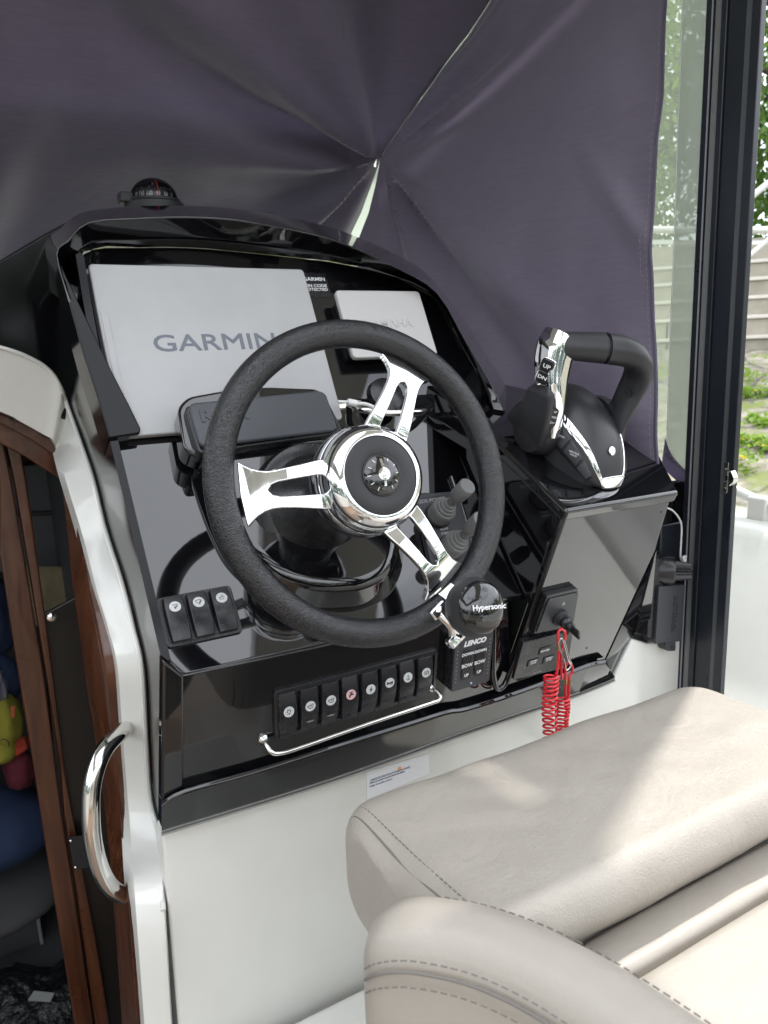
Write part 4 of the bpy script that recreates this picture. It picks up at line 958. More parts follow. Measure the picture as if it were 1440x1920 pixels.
# seat squab with piping, seams
sprof = dens(smooth_outline([(.445, .76), (.445, .919), (.30, .924), (-.10, .935), (-.12, .76)], .018), .012)
pillow('squab', sprof, .40, .90, VINYLS, .02, 30, wob=.002)
chil(tube('piping', [V((x, .434+.001*math.sin(x*40), .925)) for x in [.41+.016*k for k in range(30)]], .0055, VINYLS, None, 10), seat)
# raised cross seams on the squab: two pads with a valley between
padp = dens(smooth_outline([(.424, .90), (.424, .931), (.376, .935), (.372, .90)], .010), .006)
pillow('seat_pad', padp, .41, .89, VINYLS, .015, 24, wob=.001)
padp = dens(smooth_outline([(.369, .90), (.369, .936), (.18, .942), (.175, .90)], .012), .008)
pillow('seat_pad', padp, .41, .89, VINYLS, .015, 24, wob=.001)
# side wing : rounded-top wall sweeping aft
wc = catmull([(.216, .442, 1), (.250, .414, 1), (.284, .376, 1), (.310, .330, 1), (.328, .276, 1), (.340, .21, 1), (.347, .13, 1), (.348, .03, 1)], 8)
wing_top = 1.042
bm = bmesh.new(); prev = None; outer_s = []; inner_s = []; L0 = len(wc)
prof = []
for a, b in smooth_outline([(-.036, -.34), (-.032, -.012), (-.010, .004), (.020, .0), (.031, -.022), (.031, -.34)], .030, 7): prof.append((a, b))
prof = dens(prof, .012)
for i, c in enumerate(wc):
    t = (wc[min(i+1, L0-1)]-wc[max(i-1, 0)]).normalized(); nrm_ = V((-t.y, t.x, 0)) * -1      # towards port / outside
    k = min(1, (i+.3)/9); k = math.sqrt(1-(1-k)**2); zt = wing_top+.004*math.sin(i*.12)-(1-k)*.05
    ring = []
    for a, b in prof:
        q = V((c.x, c.y, zt+b)) - nrm_*a*k*-1
        q -= t*0
        q += V((0, 0, 0)) + nrm_*noise.noise(V((c.x*12, c.y*12, b*9)))*.0025
        ring.append(bm.verts.new(q))
    if prev:
        for j in range(len(ring)): bm.faces.new((prev[j], prev[(j+1) % len(ring)], ring[(j+1) % len(ring)], ring[j]))
    else: bm.faces.new(ring)
    prev = ring
    outer_s.append((V((c.x, c.y, zt)), nrm_, k))
bm.faces.new(prev[::-1])
chil(bmo('side_wing', bm, VINYLS, None), seat)
for a, z, nm in ((.0345, -.012, 1), (.0368, -.032, 1)):
    stitches('stitching', [c+n_*a*k+V((0, 0, z)) for c, n_, k in outer_s[1:]], THREAD, seat)
chil(tube('seam', [c+n_*.0352*k+V((0, 0, -.021)) for c, n_, k in outer_s[1:]], .0014, THREAD, None, 6), seat)
stitches('stitching', [c-n_*.0285*k+V((0, 0, -.009)) for c, n_, k in outer_s[10:]], THREAD, seat)
stitches('stitching', outline_path(bprof, .318, -.0048, sel=lambda y, z: z > .90 or y > .6), THREAD, seat, .0042, .0024, .0006)
chil(tube('seam', outline_path(bprof, .307, -.0135, sel=lambda y, z: z > .90 or y > .6), .0010, THREAD, None, 6), seat)
chil(box('seat_box', (.62, .25, .38), (.42, .56, .84), WHITEG, None, .02, 4), seat)

# ============================================================ CANVAS COVERS
PU, PV = 712, 300
C0 = pl(PU, PV, (.93, 0, 0), V((1, 0, 0)))
dB = ray(880, 70); CB = CAM + dB*(1.0/dB.x)
seam_d = (CB-C0)
nL = V((1, 0, 0)).cross(V((0, seam_d.y, seam_d.z))).normalized()
if nL.y > 0: nL = -nL
CLo = pl(985, 735, (.93, 0, 0), V((1, 0, 0)))
nR = seam_d.cross(CLo-C0).normalized()
if nR.x > 0: nR = -nR
def g(x, s): return math.exp(-(x/s)**2)
def polar(u, v): return math.hypot(u-PU, v-PV), math.degrees(math.atan2(-(v-PV), u-PU)) % 360
def seamfade(u, v, tab, sg):
    d = (lerp_tab(tab, v)-u)*sg; return max(0., min(1., d/55.))**.7
def foldL(u, v):
    r, a = polar(u, v); R_ = r/(r+60.)*math.exp(-r/620.)*seamfade(u, v, seamL, 1)
    h = 0
    bend = (r/500.)*9
    for a0, w_, A_ in ((161-bend, 7.0, -.12), (147-bend*.6, 11, .085), (177, 8, .060), (97, 8, -.10), (114, 12, .070), (217, 6, .075), (229, 5, -.06), (242, 7, .065), (200, 9, -.03)):
        h += A_*g(a-a0, w_*(1+70./(r+25.)))*R_
    h += .03*noise.noise(V((u*.0022, v*.0022, 1.3))) + .008*noise.noise(V((u*.009, v*.006, 4)))
    # slack curl at far left above the dash
    h += .035*g((u+40+ (v-380)*.35), 70)*min(1, max(0, (v-150)/250))
    return h
def foldR(u, v):
    r, a = polar(u, v)
    if a > 180: a -= 360
    R_ = r/(r+50.)*math.exp(-r/700.)*seamfade(u, v, seamR, -1); h = 0
    for a0, w_, A_ in ((49.5, 3.4, .075), (58, 4, -.045), (42, 4.5, -.045), (33+r*.02, 3.6, .040), (26+r*.02, 4, -.02), (-56, 4.5, -.055), (-67, 4, .045), (-46, 6, .035), (-80, 4, -.03)):
        h += A_*g(a-a0, w_*(1+70./(r+25.)))*R_
    h += .020*noise.noise(V((u*.0035, v*.0026, 7.1))) + .005*noise.noise(V((u*.012, v*.006, 2)))
    d = ((u-1165)*.42-(v-370)*-.0) ; dd = ((u-1160)*.84-(v-380)*.54)
    h += .012*g(dd, 26)*g(((u-1160)*.54+(v-380)*.84), 120)
    h += .02*g(u-(1150+max(0, v-600)*.25), 60)*max(0, min(1, (v-520)/300))
    return h
def canvas(name, rows, org, n, fold, m, par, nu=150, thick=.0016, sub=1):
    vs = []; loc_ = par.location
    for v, uL, uR in rows:
        for j in range(nu+1):
            u = uL+(uR-uL)*j/nu; q = pl(u, v, org, n) + n*fold(u, v); vs.append(q-loc_)
    fs = [(i*(nu+1)+j, (i+1)*(nu+1)+j, (i+1)*(nu+1)+j+1, i*(nu+1)+j+1) for i in range(len(rows)-1) for j in range(nu)]
    o = mesh_obj(name, vs, fs, m, par)
    for p in o.data.polygons: p.use_smooth = True
    return o
def lerp_tab(tab, v):
    if v <= tab[0][0]: (a, b), (c, d) = tab[0], tab[1]
    elif v >= tab[-1][0]: (a, b), (c, d) = tab[-2], tab[-1]
    else:
        for (a, b), (c, d) in zip(tab[:-1], tab[1:]):
            if a <= v <= c: break
    return b+(d-b)*(v-a)/(c-a)
seamL = [(-140, 1010), (-60, 960), (0, 925), (70, 880), (140, 826), (200, 783), (250, 746), (300, 712), (345, 697), (400, 678), (450, 652), (560, 590)]
seamR = [(-140, 1004), (-60, 954), (0, 921), (70, 878), (140, 824), (200, 782), (250, 748), (285, 722), (300, 714), (340, 706), (400, 690), (450, 670), (560, 628)]
hemR = [(-140, 1249), (0, 1245), (180, 1240), (260, 1230), (400, 1224), (480, 1222), (600, 1226), (680, 1232), (760, 1240), (830, 1246), (915, 1253)]
front = thing('windscreen_canvas', 'purple-grey canvas stretched over the windscreen, left of the zip', 'canvas cover', loc=(.3, 1.8, 1.9))
rows = [(v, -110, lerp_tab(seamL, v)) for v in range(-140, 561, 7)]
canvas('cloth', rows, C0, nL, lambda u, v: foldL(u, v)+.004, CANV, front, 200)
side = thing('side_canvas', 'purple-grey side canvas with pleats, hanging to the throttle box right of the zip', 'canvas cover', loc=(1, 1.2, 1.7))
botR = [(600, 640), (714, 735), (985, 742), (1120, 835), (1253, 908)]
vs, fs = [], []
NU, NV = 110, 130
def botv(u): return lerp_tab([(600, 640), (760, 735), (985, 745), (1120, 832), (1256, 912)], u)
for i in range(NV+1):
    t = i/NV
    v_ = -140+t*(1060)
    for j in range(NU+1):
        uL = lerp_tab(seamR, min(v_, 560)); uR = lerp_tab(hemR, v_)
        u = uL+(uR-uL)*j/NU; v = v_
        bv = botv(u)
        v = min(v, bv)
        q = pl(u, v, C0, nR) + nR*foldR(u, v); vs.append(q-side.location)
fs = []
for i in range(NV):
    for j in range(NU):
        f = (i*(NU+1)+j, (i+1)*(NU+1)+j, (i+1)*(NU+1)+j+1, i*(NU+1)+j+1)
        if (vs[f[0]]-vs[f[1]]).length > 1e-5 or (vs[f[2]]-vs[f[3]]).length > 1e-5: fs.append(f)
me = bpy.data.meshes.new('cloth'); me.from_pydata([tuple(v) for v in vs], [], fs)
bm = bmesh.new(); bm.from_mesh(me); bmesh.ops.remove_doubles(bm, verts=bm.verts, dist=1e-6); bpy.data.meshes.remove(me)
cl = bmo('cloth', bm, CANV, side)
for p in cl.data.polygons: p.use_smooth = True
def onR(u, v, e=.0015): return pl(u, v, C0, nR) + nR*(foldR(u, v)+e)
def onL(u, v, e=.0055): return pl(u, v, C0, nL) + nL*(foldL(u, v)+e)
chil(tube('hem_edge', [onR(lerp_tab(hemR, v), v, .000) for v in range(-130, 912, 10)], .0028, CANVI, None, 8), side)
stitches('stitching', [onR(lerp_tab(hemR, v)-(9+.0*v), v, .0006) for v in range(-130, 905, 8)], mat('pale_thread', (.30, .26, .30), .8), side, .006, .004, .00035)
stitches('stitching', [onR(u, botv(u)-10, .0006) for u in range(975, 1246, 6)], bpy.data.materials['pale_thread'], side, .006, .004, .0004)
stitches('stitching', [onR(u, v, .0006) for u, v in ((1218, 441), (1204, 443), (1202, 480), (1201, 517), (1216, 519))], bpy.data.materials['pale_thread'], side, .006, .003, .00035)
chil(tube('zip_tape', [onR(lerp_tab(seamR, v)+2+5*g(v-230, 60), v, .004) for v in range(-130, 296, 8)], .0016, mat('pale_zip_tape', (.42, .42, .45), .6), None, 6), side)
chil(tube('zip_coil', [onL(lerp_tab(seamL, v)-2, v, .001) for v in range(60, 300, 8)], .0030, MATTE, None, 6), front)
chil(tube('frayed_edge', [onL(lerp_tab(seamL, v), v, .001) for v in range(306, 456, 6)], .0014, bpy.data.materials['pale_zip_tape'], None, 6), front)
stitches('stitching', [onL(lerp_tab(seamL, v)-14, v, .0006) for v in range(318, 450, 6)], bpy.data.materials['pale_thread'], front, .006, .004, .0006)
zs = thing('zip_slider', 'small metal zip slider where the canvas seams meet', 'zip slider', Fr(onR(712, 302, .012), (-.5, -.86, 0)))
prism('slider_body', roundpoly([(-.006, .012), (.006, .014), (.005, -.004), (-.005, -.006)], .002), -.003, .003, STEEL, zs, .001)
prism('slider_pull', roundpoly([(-.0035, 0), (.0035, 0), (.002, -.018), (-.003, -.017)], .001), .003, .0045, STEEL, zs, .0005)
# windscreen behind the canvas gap
ws = thing('windscreen', 'hazy windscreen glass glimpsed through the open slit below the zip', 'windscreen', loc=(.6, 1.9, 1.8))
chil(poly3('pane', [C0+V((-1.6, 0, 0))-nL*.05, C0+V((.7, 0, 0))-nL*.05, C0+V((.7, 0, 0))+V((0, 1, -.7)).normalized()*.9-nL*.05, C0+V((-1.6, 0, 0))+V((0, 1, -.7)).normalized()*.9-nL*.05], .004, nL, glassy('hazy_windscreen_glass', (.8, .85, .8), 1.3, difw=.93, dif=(.8, .84, .78)), None), ws)

# ============================================================ HARDTOP (unseen, added above the frame and shaped to shade the helm)
ht = thing('shading_hardtop', 'unseen white roof added to shade the helm, its opening shaped for sun and sky', 'shading roof', loc=(0, 1, 2.28))
ZT = 2.24
for c, s in (((-.1, 1.45), (2.5, 1.34)), ((.93, -.05), (.44, 1.62)), ((-1.05, -.05), (.6, 1.62)), ((-.1, -1.1), (2.5, .44))):
    chil(box('shade_panel', (c[0], c[1], ZT+.02), (s[0], s[1], .05), WHITEG, None, .012, 3), ht)

# ============================================================ DOOR POST, CURTAIN, WINDOW
dp = thing('door_post', 'tall black aluminium door post with grey brush seals at the right', 'door post', loc=(1.1, .82, 1.0))
for nm, y0_, y1_, x, m in (('frame_edge', .862, .8745, 1.098, DKFRAME), ('brush_seal', .8465, .8615, 1.103, SEAL), ('seal_lip', .8355, .846, 1.097, DKFRAME), ('frame_channel', .8035, .8352, 1.101, DKFRAME), ('brush_seal', .7935, .8032, 1.0985, mat('dark_grey_track', (.075, .08, .085), .4)), ('frame_flange', .777, .7932, 1.096, DKFRAME)):
    chil(box(nm, (x+(.006 if nm == 'frame_flange' else .0165), (y0_+y1_)/2, 1.4), (.012 if nm == 'frame_flange' else .033, y1_-y0_, 1.75), m, None, .0015), dp)
chil(tube('seal_bead', [V((1.0985, .8625, z)) for z in (.55, 1.0, 1.6, 2.2)], .0015, mat('grey_rubber_bead', (.2, .2, .22), .5), None, 8), dp)
lt = thing('door_latch', 'small bare metal latch with two screw plates on the black door post', 'latch', loc=(1.09, .79, 1.2))
LX = (1.094, 0, 0); XN = V((1, 0, 0))
def lat(nm, pts, th_): return chil(poly3(nm, [pl(u, v, LX, XN) for u, v in pts], th_, (-1, 0, 0), STEEL, None, .0006), lt)
lat('latch_plate', ((1357, 866), (1366, 868), (1364, 893), (1355, 890)), .003)
lat('latch_plate', ((1355, 904), (1364, 901), (1363, 924), (1354, 927)), .003)
chil(poly3('latch_tongue', [pl(u, v, (1.088, 0, 0), XN) for u, v in ((1365, 884), (1371, 882), (1377, 897), (1375, 905), (1366, 913), (1363, 900))], .012, (-1, 0, 0), STEEL, None, .002), lt)
for u, v in ((1360, 879), (1359, 915)): chil(lathe('screw', [(.0018, 0), (.0015, .0008), (0, .001)], STEEL, None, 12, M=Fr(pl(u, v, (1.0935, 0, 0), XN), (-1, 0, 0), (0, 1, 0)).mat()), lt)
WXp = (1.118, 0, 0)
cu = thing('clear_curtain', 'milky clear vinyl curtain with a purple canvas foot beside the post', 'curtain', loc=(1.12, .9, 1.5))
cur = [(-140, 1284), (0, 1280), (120, 1276), (240, 1271), (480, 1263), (640, 1256), (840, 1250), (858, 1251)]
rowsC = []
for v, u in cur: rowsC.append([pl(u, v, WXp, XN), pl(u+22, v, (1.121, 0, 0), XN), pl(1330-.045*v, v+(.0 if v < 830 else 20), WXp, XN)])
rowsC[-1] = [pl(1251, 860, WXp, XN), pl(1270, 872, WXp, XN), pl(1290, 888, WXp, XN)]
chil(strip('vinyl', rowsC, CLEARV, None, 4), cu)
chil(tube('vinyl_edge', [pl(u, v, WXp, XN) for v, u in cur], .0011, WHITEP, None, 6), cu)
chil(strip('canvas_foot', [[pl(u, v, (1.116, 0, 0), XN) for u, v in ((1247, 820), (1256, 846), (1270, 866), (1296, 892))], [pl(u, v, (1.116, 0, 0), XN) for u, v in ((1240, 875), (1256, 890), (1272, 905), (1296, 925))]], CANVI, None, 5), cu)
stitches('stitching', [pl(u, v, (1.1145, 0, 0), XN) for u, v in ((1248, 845), (1258, 856), (1270, 870), (1294, 894))], bpy.data.materials['pale_thread'], cu, .006, .004, .0005)
sw_ = thing('side_window', 'side window pane behind the canvas edge with a black sill', 'window', loc=(1.15, 1.2, 1.6))
chil(box('pane', (1.15, 1.35, 1.72), (.006, .96, 1.0), GLASSW, None, 0), sw_)
chil(box('sill', (1.10, 1.24, .93), (.10, .72, .42), DKFRAME, None, .004), sw_)

# ============================================================ CABIN BEHIND THE OPENING ON THE LEFT
cab = thing('cabin', 'dark cabin interior seen through the doorway at the left', 'boat cabin', loc=(-.5, 2, 1))
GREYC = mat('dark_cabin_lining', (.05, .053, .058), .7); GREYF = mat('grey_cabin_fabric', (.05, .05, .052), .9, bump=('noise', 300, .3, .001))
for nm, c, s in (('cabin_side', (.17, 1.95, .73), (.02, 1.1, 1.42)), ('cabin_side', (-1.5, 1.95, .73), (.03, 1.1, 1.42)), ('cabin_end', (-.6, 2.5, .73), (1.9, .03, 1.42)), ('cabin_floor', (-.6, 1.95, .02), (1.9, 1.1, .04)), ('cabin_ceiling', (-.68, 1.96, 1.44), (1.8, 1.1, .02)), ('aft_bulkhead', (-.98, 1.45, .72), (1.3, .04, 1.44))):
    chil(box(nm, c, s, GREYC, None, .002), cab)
df = thing('cabin_door_frame', 'varnished wood frame around the cabin doorway', 'door frame', loc=(.1, 1.2, 1))
def wpoly(nm, pts, y, th_, m, par, bev=.004): return chil(poly3(nm, [pl(u, v, (0, y, 0), YN) for u, v in pts], th_, (0, -1, 0), m, None, bev, 3), par)
JT = [(840, 122), (905, 131), (947, 137), (1056, 150), (1119, 156), (1197, 169), (1337, 187), (1431, 203), (1590, 223), (1720, 237), (1913, 250), (2100, 262)]
jr = [[], [], [], []]
for (o_, i_, k), q in list(zip(st, Ii))[5:]:
    ul = lerp_tab(JT, i_[1]); uR = i_[0]
    jr[0].append(q+V((.004, .012, 0))); jr[1].append(pl(ul*.5+uR*.5, i_[1], (0, q.y+.022, 0), YN)); jr[2].append(pl(ul*.62+uR*.38, i_[1], (0, q.y+.020, 0), YN)); jr[3].append(pl(ul, i_[1], (0, q.y+.040, 0), YN))
jr.append([q+V((-.004, .08, 0)) for q in jr[3]])
chil(strip('jamb', jr, WOOD, None, 4, .002, 2), df)
wpoly('header', [(-160, 740), (0, 762), (60, 780), (150, 800), (175, 905), (134, 912), (40, 853), (0, 832), (-160, 790)], 1.415, .045, WOOD, df)
wpoly('header_bead', [(-160, 716), (0, 776), (40, 792), (112, 832), (140, 880), (60, 826), (0, 794), (-160, 744)], 1.40, .01, WOOD, df, .003)
dl = thing('cabin_door', 'folding cabin door of two wood stiles and a dark brown panel', 'door', loc=(0, 1.28, 1))
wpoly('stile', [(-13, 820), (0, 900), (0, 1040), (31, 1244), (62, 1431), (81, 1558), (107, 1720), (139, 1913), (170, 2100), (200, 2100), (174, 1913), (139, 1671), (116, 1526), (84, 1275), (56, 1103), (22, 900), (5, 820)], 1.47, .03, WOOD, dl)
wpoly('stile', [(8, 820), (26, 900), (60, 1103), (88, 1275), (113, 1431), (120, 1526), (143, 1671), (177, 1913), (205, 2100), (232, 2100), (205, 1913), (178, 1750), (150, 1600), (125, 1462), (109, 1337), (91, 1197), (72, 1056), (50, 900), (36, 820)], 1.475, .03, WOOD, dl)
wpoly('dark_panel', [(78, 1150), (90, 1147), (158, 1110), (200, 1110), (330, 2100), (150, 2100)], 1.49, .01, DARKW, dl)
kb = pl(97, 1157, (0, 1.47, 0), YN)
chil(lathe('door_knob', [(.003, 0), (.003, .006), (.0085, .009), (.0085, .012), (.005, .014), (0, .0145)], STEEL, None, 20, M=Fr(kb+V((0, .008, 0)), (0, -1, 0)).mat()), dl)
for v in (1577, 1627): chil(lathe('hinge_screw', [(.003, 0), (.002, .0012), (0, .0015)], STEEL, None, 10, M=Fr(pl(133 if v < 1600 else 142, v, (0, 1.455, 0), YN), (0, -1, 0)).mat()), dl)
wpoly('hinge', [(128, 1570), (165, 1566), (176, 1625), (140, 1632)], 1.46, .004, MATTE, dl, .001)
cbx = thing('cabin_locker', 'dark grey locker with a shelf edge seen through the upper door', 'locker', loc=(.1, 1.9, 1.1))
wpoly('locker_front', [(-40, 880), (190, 860), (220, 1053), (20, 1072), (-40, 1075)], 1.9, .05, mat('slate_locker', (.05, .055, .062), .5), cbx)
wpoly('shelf_edge', [(-40, 965), (190, 955), (190, 962), (-40, 972)], 1.885, .02, INK, cbx, .002)
bk = thing('beige_blanket', 'crumpled beige blanket below the dark locker', 'blanket', loc=(.1, 1.85, 1))
rows = []
for i in range(9):
    rows.append([pl(40+i*0+20*j, 1062+i*14, (0, 1.82+.012*noise.noise(V((i*.9, j*.7, 2)))+.0*i, 0), YN) for j in range(8)])
chil(strip('cloth', rows, mat('beige_blanket', (.18, .155, .09), .9, bump=('noise', 120, .5, .002), var=(30, (.12, .10, .06), .8)), None, 3), bk)
def blob(nm, u, v, y, ru, rv, ry, m, par, seed=0, amp=.12, rot=0):
    c = pl(u, v, (0, y, 0), YN); k = (c-CAM).dot(Fw)/FPX
    bm = bmesh.new(); bmesh.ops.create_icosphere(bm, subdivisions=4, radius=1)
    for q in bm.verts:
        p = q.co; n_ = 1+amp*noise.noise(p*1.7+V((seed, 0, 0)))+amp*.4*noise.noise(p*5+V((seed, 3, 0)))
        x, z = p.x*ru*k*n_, p.z*rv*k*n_; q.co = c+V((x*math.cos(rot)-z*math.sin(rot), p.y*ry*n_, x*math.sin(rot)+z*math.cos(rot)))-par.location
    return bmo(nm, bm, m, par)
NAVYF = mat('navy_cushion_cloth', (.010, .020, .055), .85, bump=('noise', 260, .3, .001)); YEL = mat('yellow_plush', (.24, .225, .025), .9, bump=('noise', 400, .5, .001)); REDF = mat('maroon_plush', (.09, .008, .018), .9, bump=('noise', 400, .5, .001)); ORF = mat('orange_red_plush', (.30, .035, .015), .9); WF_ = mat('pale_lilac_cloth', (.22, .22, .28), .9)
def soft(name, label, cat, parts):
    t = thing(name, label, cat, loc=pl(parts[0][1], parts[0][2], (0, parts[0][3], 0), YN))
    for i, p in enumerate(parts): blob(p[0], *p[1:8], t, seed=p[1]*.1+i, amp=p[8] if len(p) > 8 else .1, rot=p[9] if len(p) > 9 else 0)
    return t
soft('upper_cushion', 'dark blue cushion standing highest in the stack inside the cabin', 'cushion', [('cushion_body', -8, 1150, 1.95, 34, 75, .07, NAVYF, .12)])
soft('round_cushion', 'round mid-blue cushion just above the pale cloth', 'cushion', [('cushion_body', 12, 1272, 1.92, 26, 44, .06, mat('mid_blue_cloth', (.016, .033, .08), .85), .06)])
soft('pale_cloth', 'pale lilac cloth tucked beside the yellow soft toy', 'cloth', [('folded_cloth', -8, 1285, 1.86, 20, 36, .05, WF_, .2)])
yt = soft('yellow_soft_toy', 'plain yellow soft toy with red stitching lying on the blue cushion', 'soft toy', [('toy_body', 8, 1350, 1.86, 33, 56, .07, YEL, .08), ('toy_head', 4, 1405, 1.82, 26, 24, .05, YEL, .05)])
q = pl(23, 1334, (0, 1.775, 0), YN); 
M_ = Fr(q, (0, -1, 0)).mat(); o = prism('cloth_tag', roundpoly([(-.004, -.014), (.003, -.014), (.006, .014), (-.001, .014)], .001), 0, .002, mat('orange_tag', (.4, .08, .03), .8), None, .0003, M=M_); chil(o, yt)
chil(tube('stitched_mouth', [pl(u, v, (0, 1.772, 0), YN) for u, v in ((0, 1388), (8, 1386), (15, 1391), (17, 1400))], .0012, INK, None, 6, sub=4), yt)
soft('red_soft_toy', 'maroon soft toy with an orange-red top beside the yellow one', 'soft toy', [('toy_body', 36, 1440, 1.83, 27, 40, .05, REDF, .15), ('toy_top', 34, 1399, 1.82, 19, 13, .035, ORF, .15, .35)])
soft('seat_cushion', 'large blue cushion under the soft toys on the grey bench', 'cushion', [('cushion_body', 10, 1550, 1.88, 85, 68, .12, mat('dark_blue_cushion', (.012, .026, .07), .85, bump=('noise', 200, .3, .001)), .05)])
bn = thing('cabin_bench', 'dark grey upholstered bench with pale piping inside the cabin', 'bench', loc=(0, 1.9, .7))
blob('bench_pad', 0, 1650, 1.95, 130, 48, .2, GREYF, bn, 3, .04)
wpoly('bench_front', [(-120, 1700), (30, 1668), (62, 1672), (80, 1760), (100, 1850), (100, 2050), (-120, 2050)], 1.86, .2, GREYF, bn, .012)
chil(tube('piping', [pl(u, v, (0, 1.852, 0), YN) for u, v in ((-30, 1706), (10, 1692), (52, 1682), (66, 1694), (74, 1740), (84, 1800), (92, 1850))], .0045, mat('grey_piping', (.2, .2, .21), .8), None, 8, sub=5), bn)
bg_ = thing('carrier_bag', 'glossy black plastic bag with a small pale label on the cabin floor', 'bag', loc=(.05, 1.7, .5))
BAGM = mat('glossy_black_bag', (.012, .014, .014), .18, bump=('noise', 40, 1, .02))
blob('bag_body', 60, 1905, 1.66, 120, 72, .14, BAGM, bg_, 9, .5)
wpoly('bag_label', [(64, 1858), (102, 1862), (94, 1879), (52, 1876)], 1.50, .001, mat('pale_label', (.16, .17, .17), .5), bg_, 0)

# ============================================================ COCKPIT AROUND THE CAMERA (seen in reflections)
so_ = box('cockpit_floor', (0, -.9, -.02), (2.9, 3.8, .04), mat('teak_cockpit_floor', (.22, .15, .10), .5), None, .002); tag(so_, kind='structure')
ab = thing('aft_bench', 'taupe aft bench across the cockpit behind the camera', 'bench', loc=(0, -2.1, .5))
chil(box('bench_base', (0, -2.3, .22), (2.6, .6, .44), WHITEG, None, .02, 3), ab); chil(box('bench_seat', (0, -2.28, .5), (2.5, .55, .12), VINYLS, None, .03, 4), ab); chil(box('bench_back', (0, -2.6, .8), (2.5, .12, .5), VINYLS, None, .03, 4), ab)
pb_ = thing('port_bulwark', 'white bulwark along the port side of the cockpit', 'bulwark', loc=(-1.55, 0, .5)); chil(box('coaming', (-1.55, -.6, .45), (.18, 4, 1.0), WHITEG, None, .03, 4), pb_)
sb = thing('starboard_bulwark', 'sunlit white bulwark outside the door post on the right', 'bulwark', loc=(1.75, .5, .6))
MY = Matrix(((1, 0, 0, 0), (0, 0, -1, 3.0), (0, 1, 0, 0), (0, 0, 0, 1)))
chil(prism('coaming', roundpoly([(1.42, -.1), (1.44, .60), (1.50, .66), (1.72, .99), (1.78, 1.015), (1.90, 1.0), (1.93, -.1)], .03, 4), 0, 5.4, WHITEG, None, 0, M=MY), sb)
chil(box('side_deck', (1.29, .4, .40), (.33, 5.2, .38), WHITEG, None, .01, 3), sb)
rlz = pl(1400, 930, (1.72, 0, 0), XN).z
hr = thing('side_rail', 'white rail on a bracket along the top of the starboard bulwark', 'rail', loc=(1.75, 1, 1.1))
chil(tube('rail', [pl(u, v, (1.77, 0, 0), XN) for u, v in ((1345, 900), (1372, 917), (1400, 930), (1445, 950), (1480, 968))], .015, WHITEG, None, 14, sub=3), hr)
chil(box('rail_bracket', tuple(pl(1425, 962, (1.77, 0, 0), XN)), (.04, .055, .09), WHITEG, None, .008, 3), hr)

# ============================================================ BANK, STEPS, TREES BEYOND THE BOAT
E1 = V((math.sin(rad(55)), math.cos(rad(55)), 0)); E2 = V((E1.y, -E1.x, 0))     # away from the boat / along the quay (to the right)
def G(d, s): return E1*d + E2*s
def gz(d): return -.52+.197*d if d < 9.6 else 1.371+ (d-9.6)*.02
water = mesh_obj('water', [(-300, -300, -.75), (300, -300, -.75), (300, 300, -.75), (-300, 300, -.75)], [(0, 1, 2, 3)], mat('water', (.03, .05, .045), .05, bump=('noise', 3, .4, .05)))
tag(water, kind='structure')
vs, fs = [], []
ds = [2.3+.12*i for i in range(62)] + [9.9, 11, 14, 20, 60, 250]; ss = [-60, -20, -9]+[-7+.14*i for i in range(100)]+[8, 20, 60]
for d in ds:
    for s in ss:
        q = G(d, s); z = gz(d)+.05*noise.noise(V((d*.9, s*.9, 0)))+.018*noise.noise(V((d*4, s*4, 0))); vs.append((q.x, q.y, z))
n = len(ss); fs = [(i*n+j, i*n+j+1, (i+1)*n+j+1, (i+1)*n+j) for i in range(len(ds)-1) for j in range(n-1)]
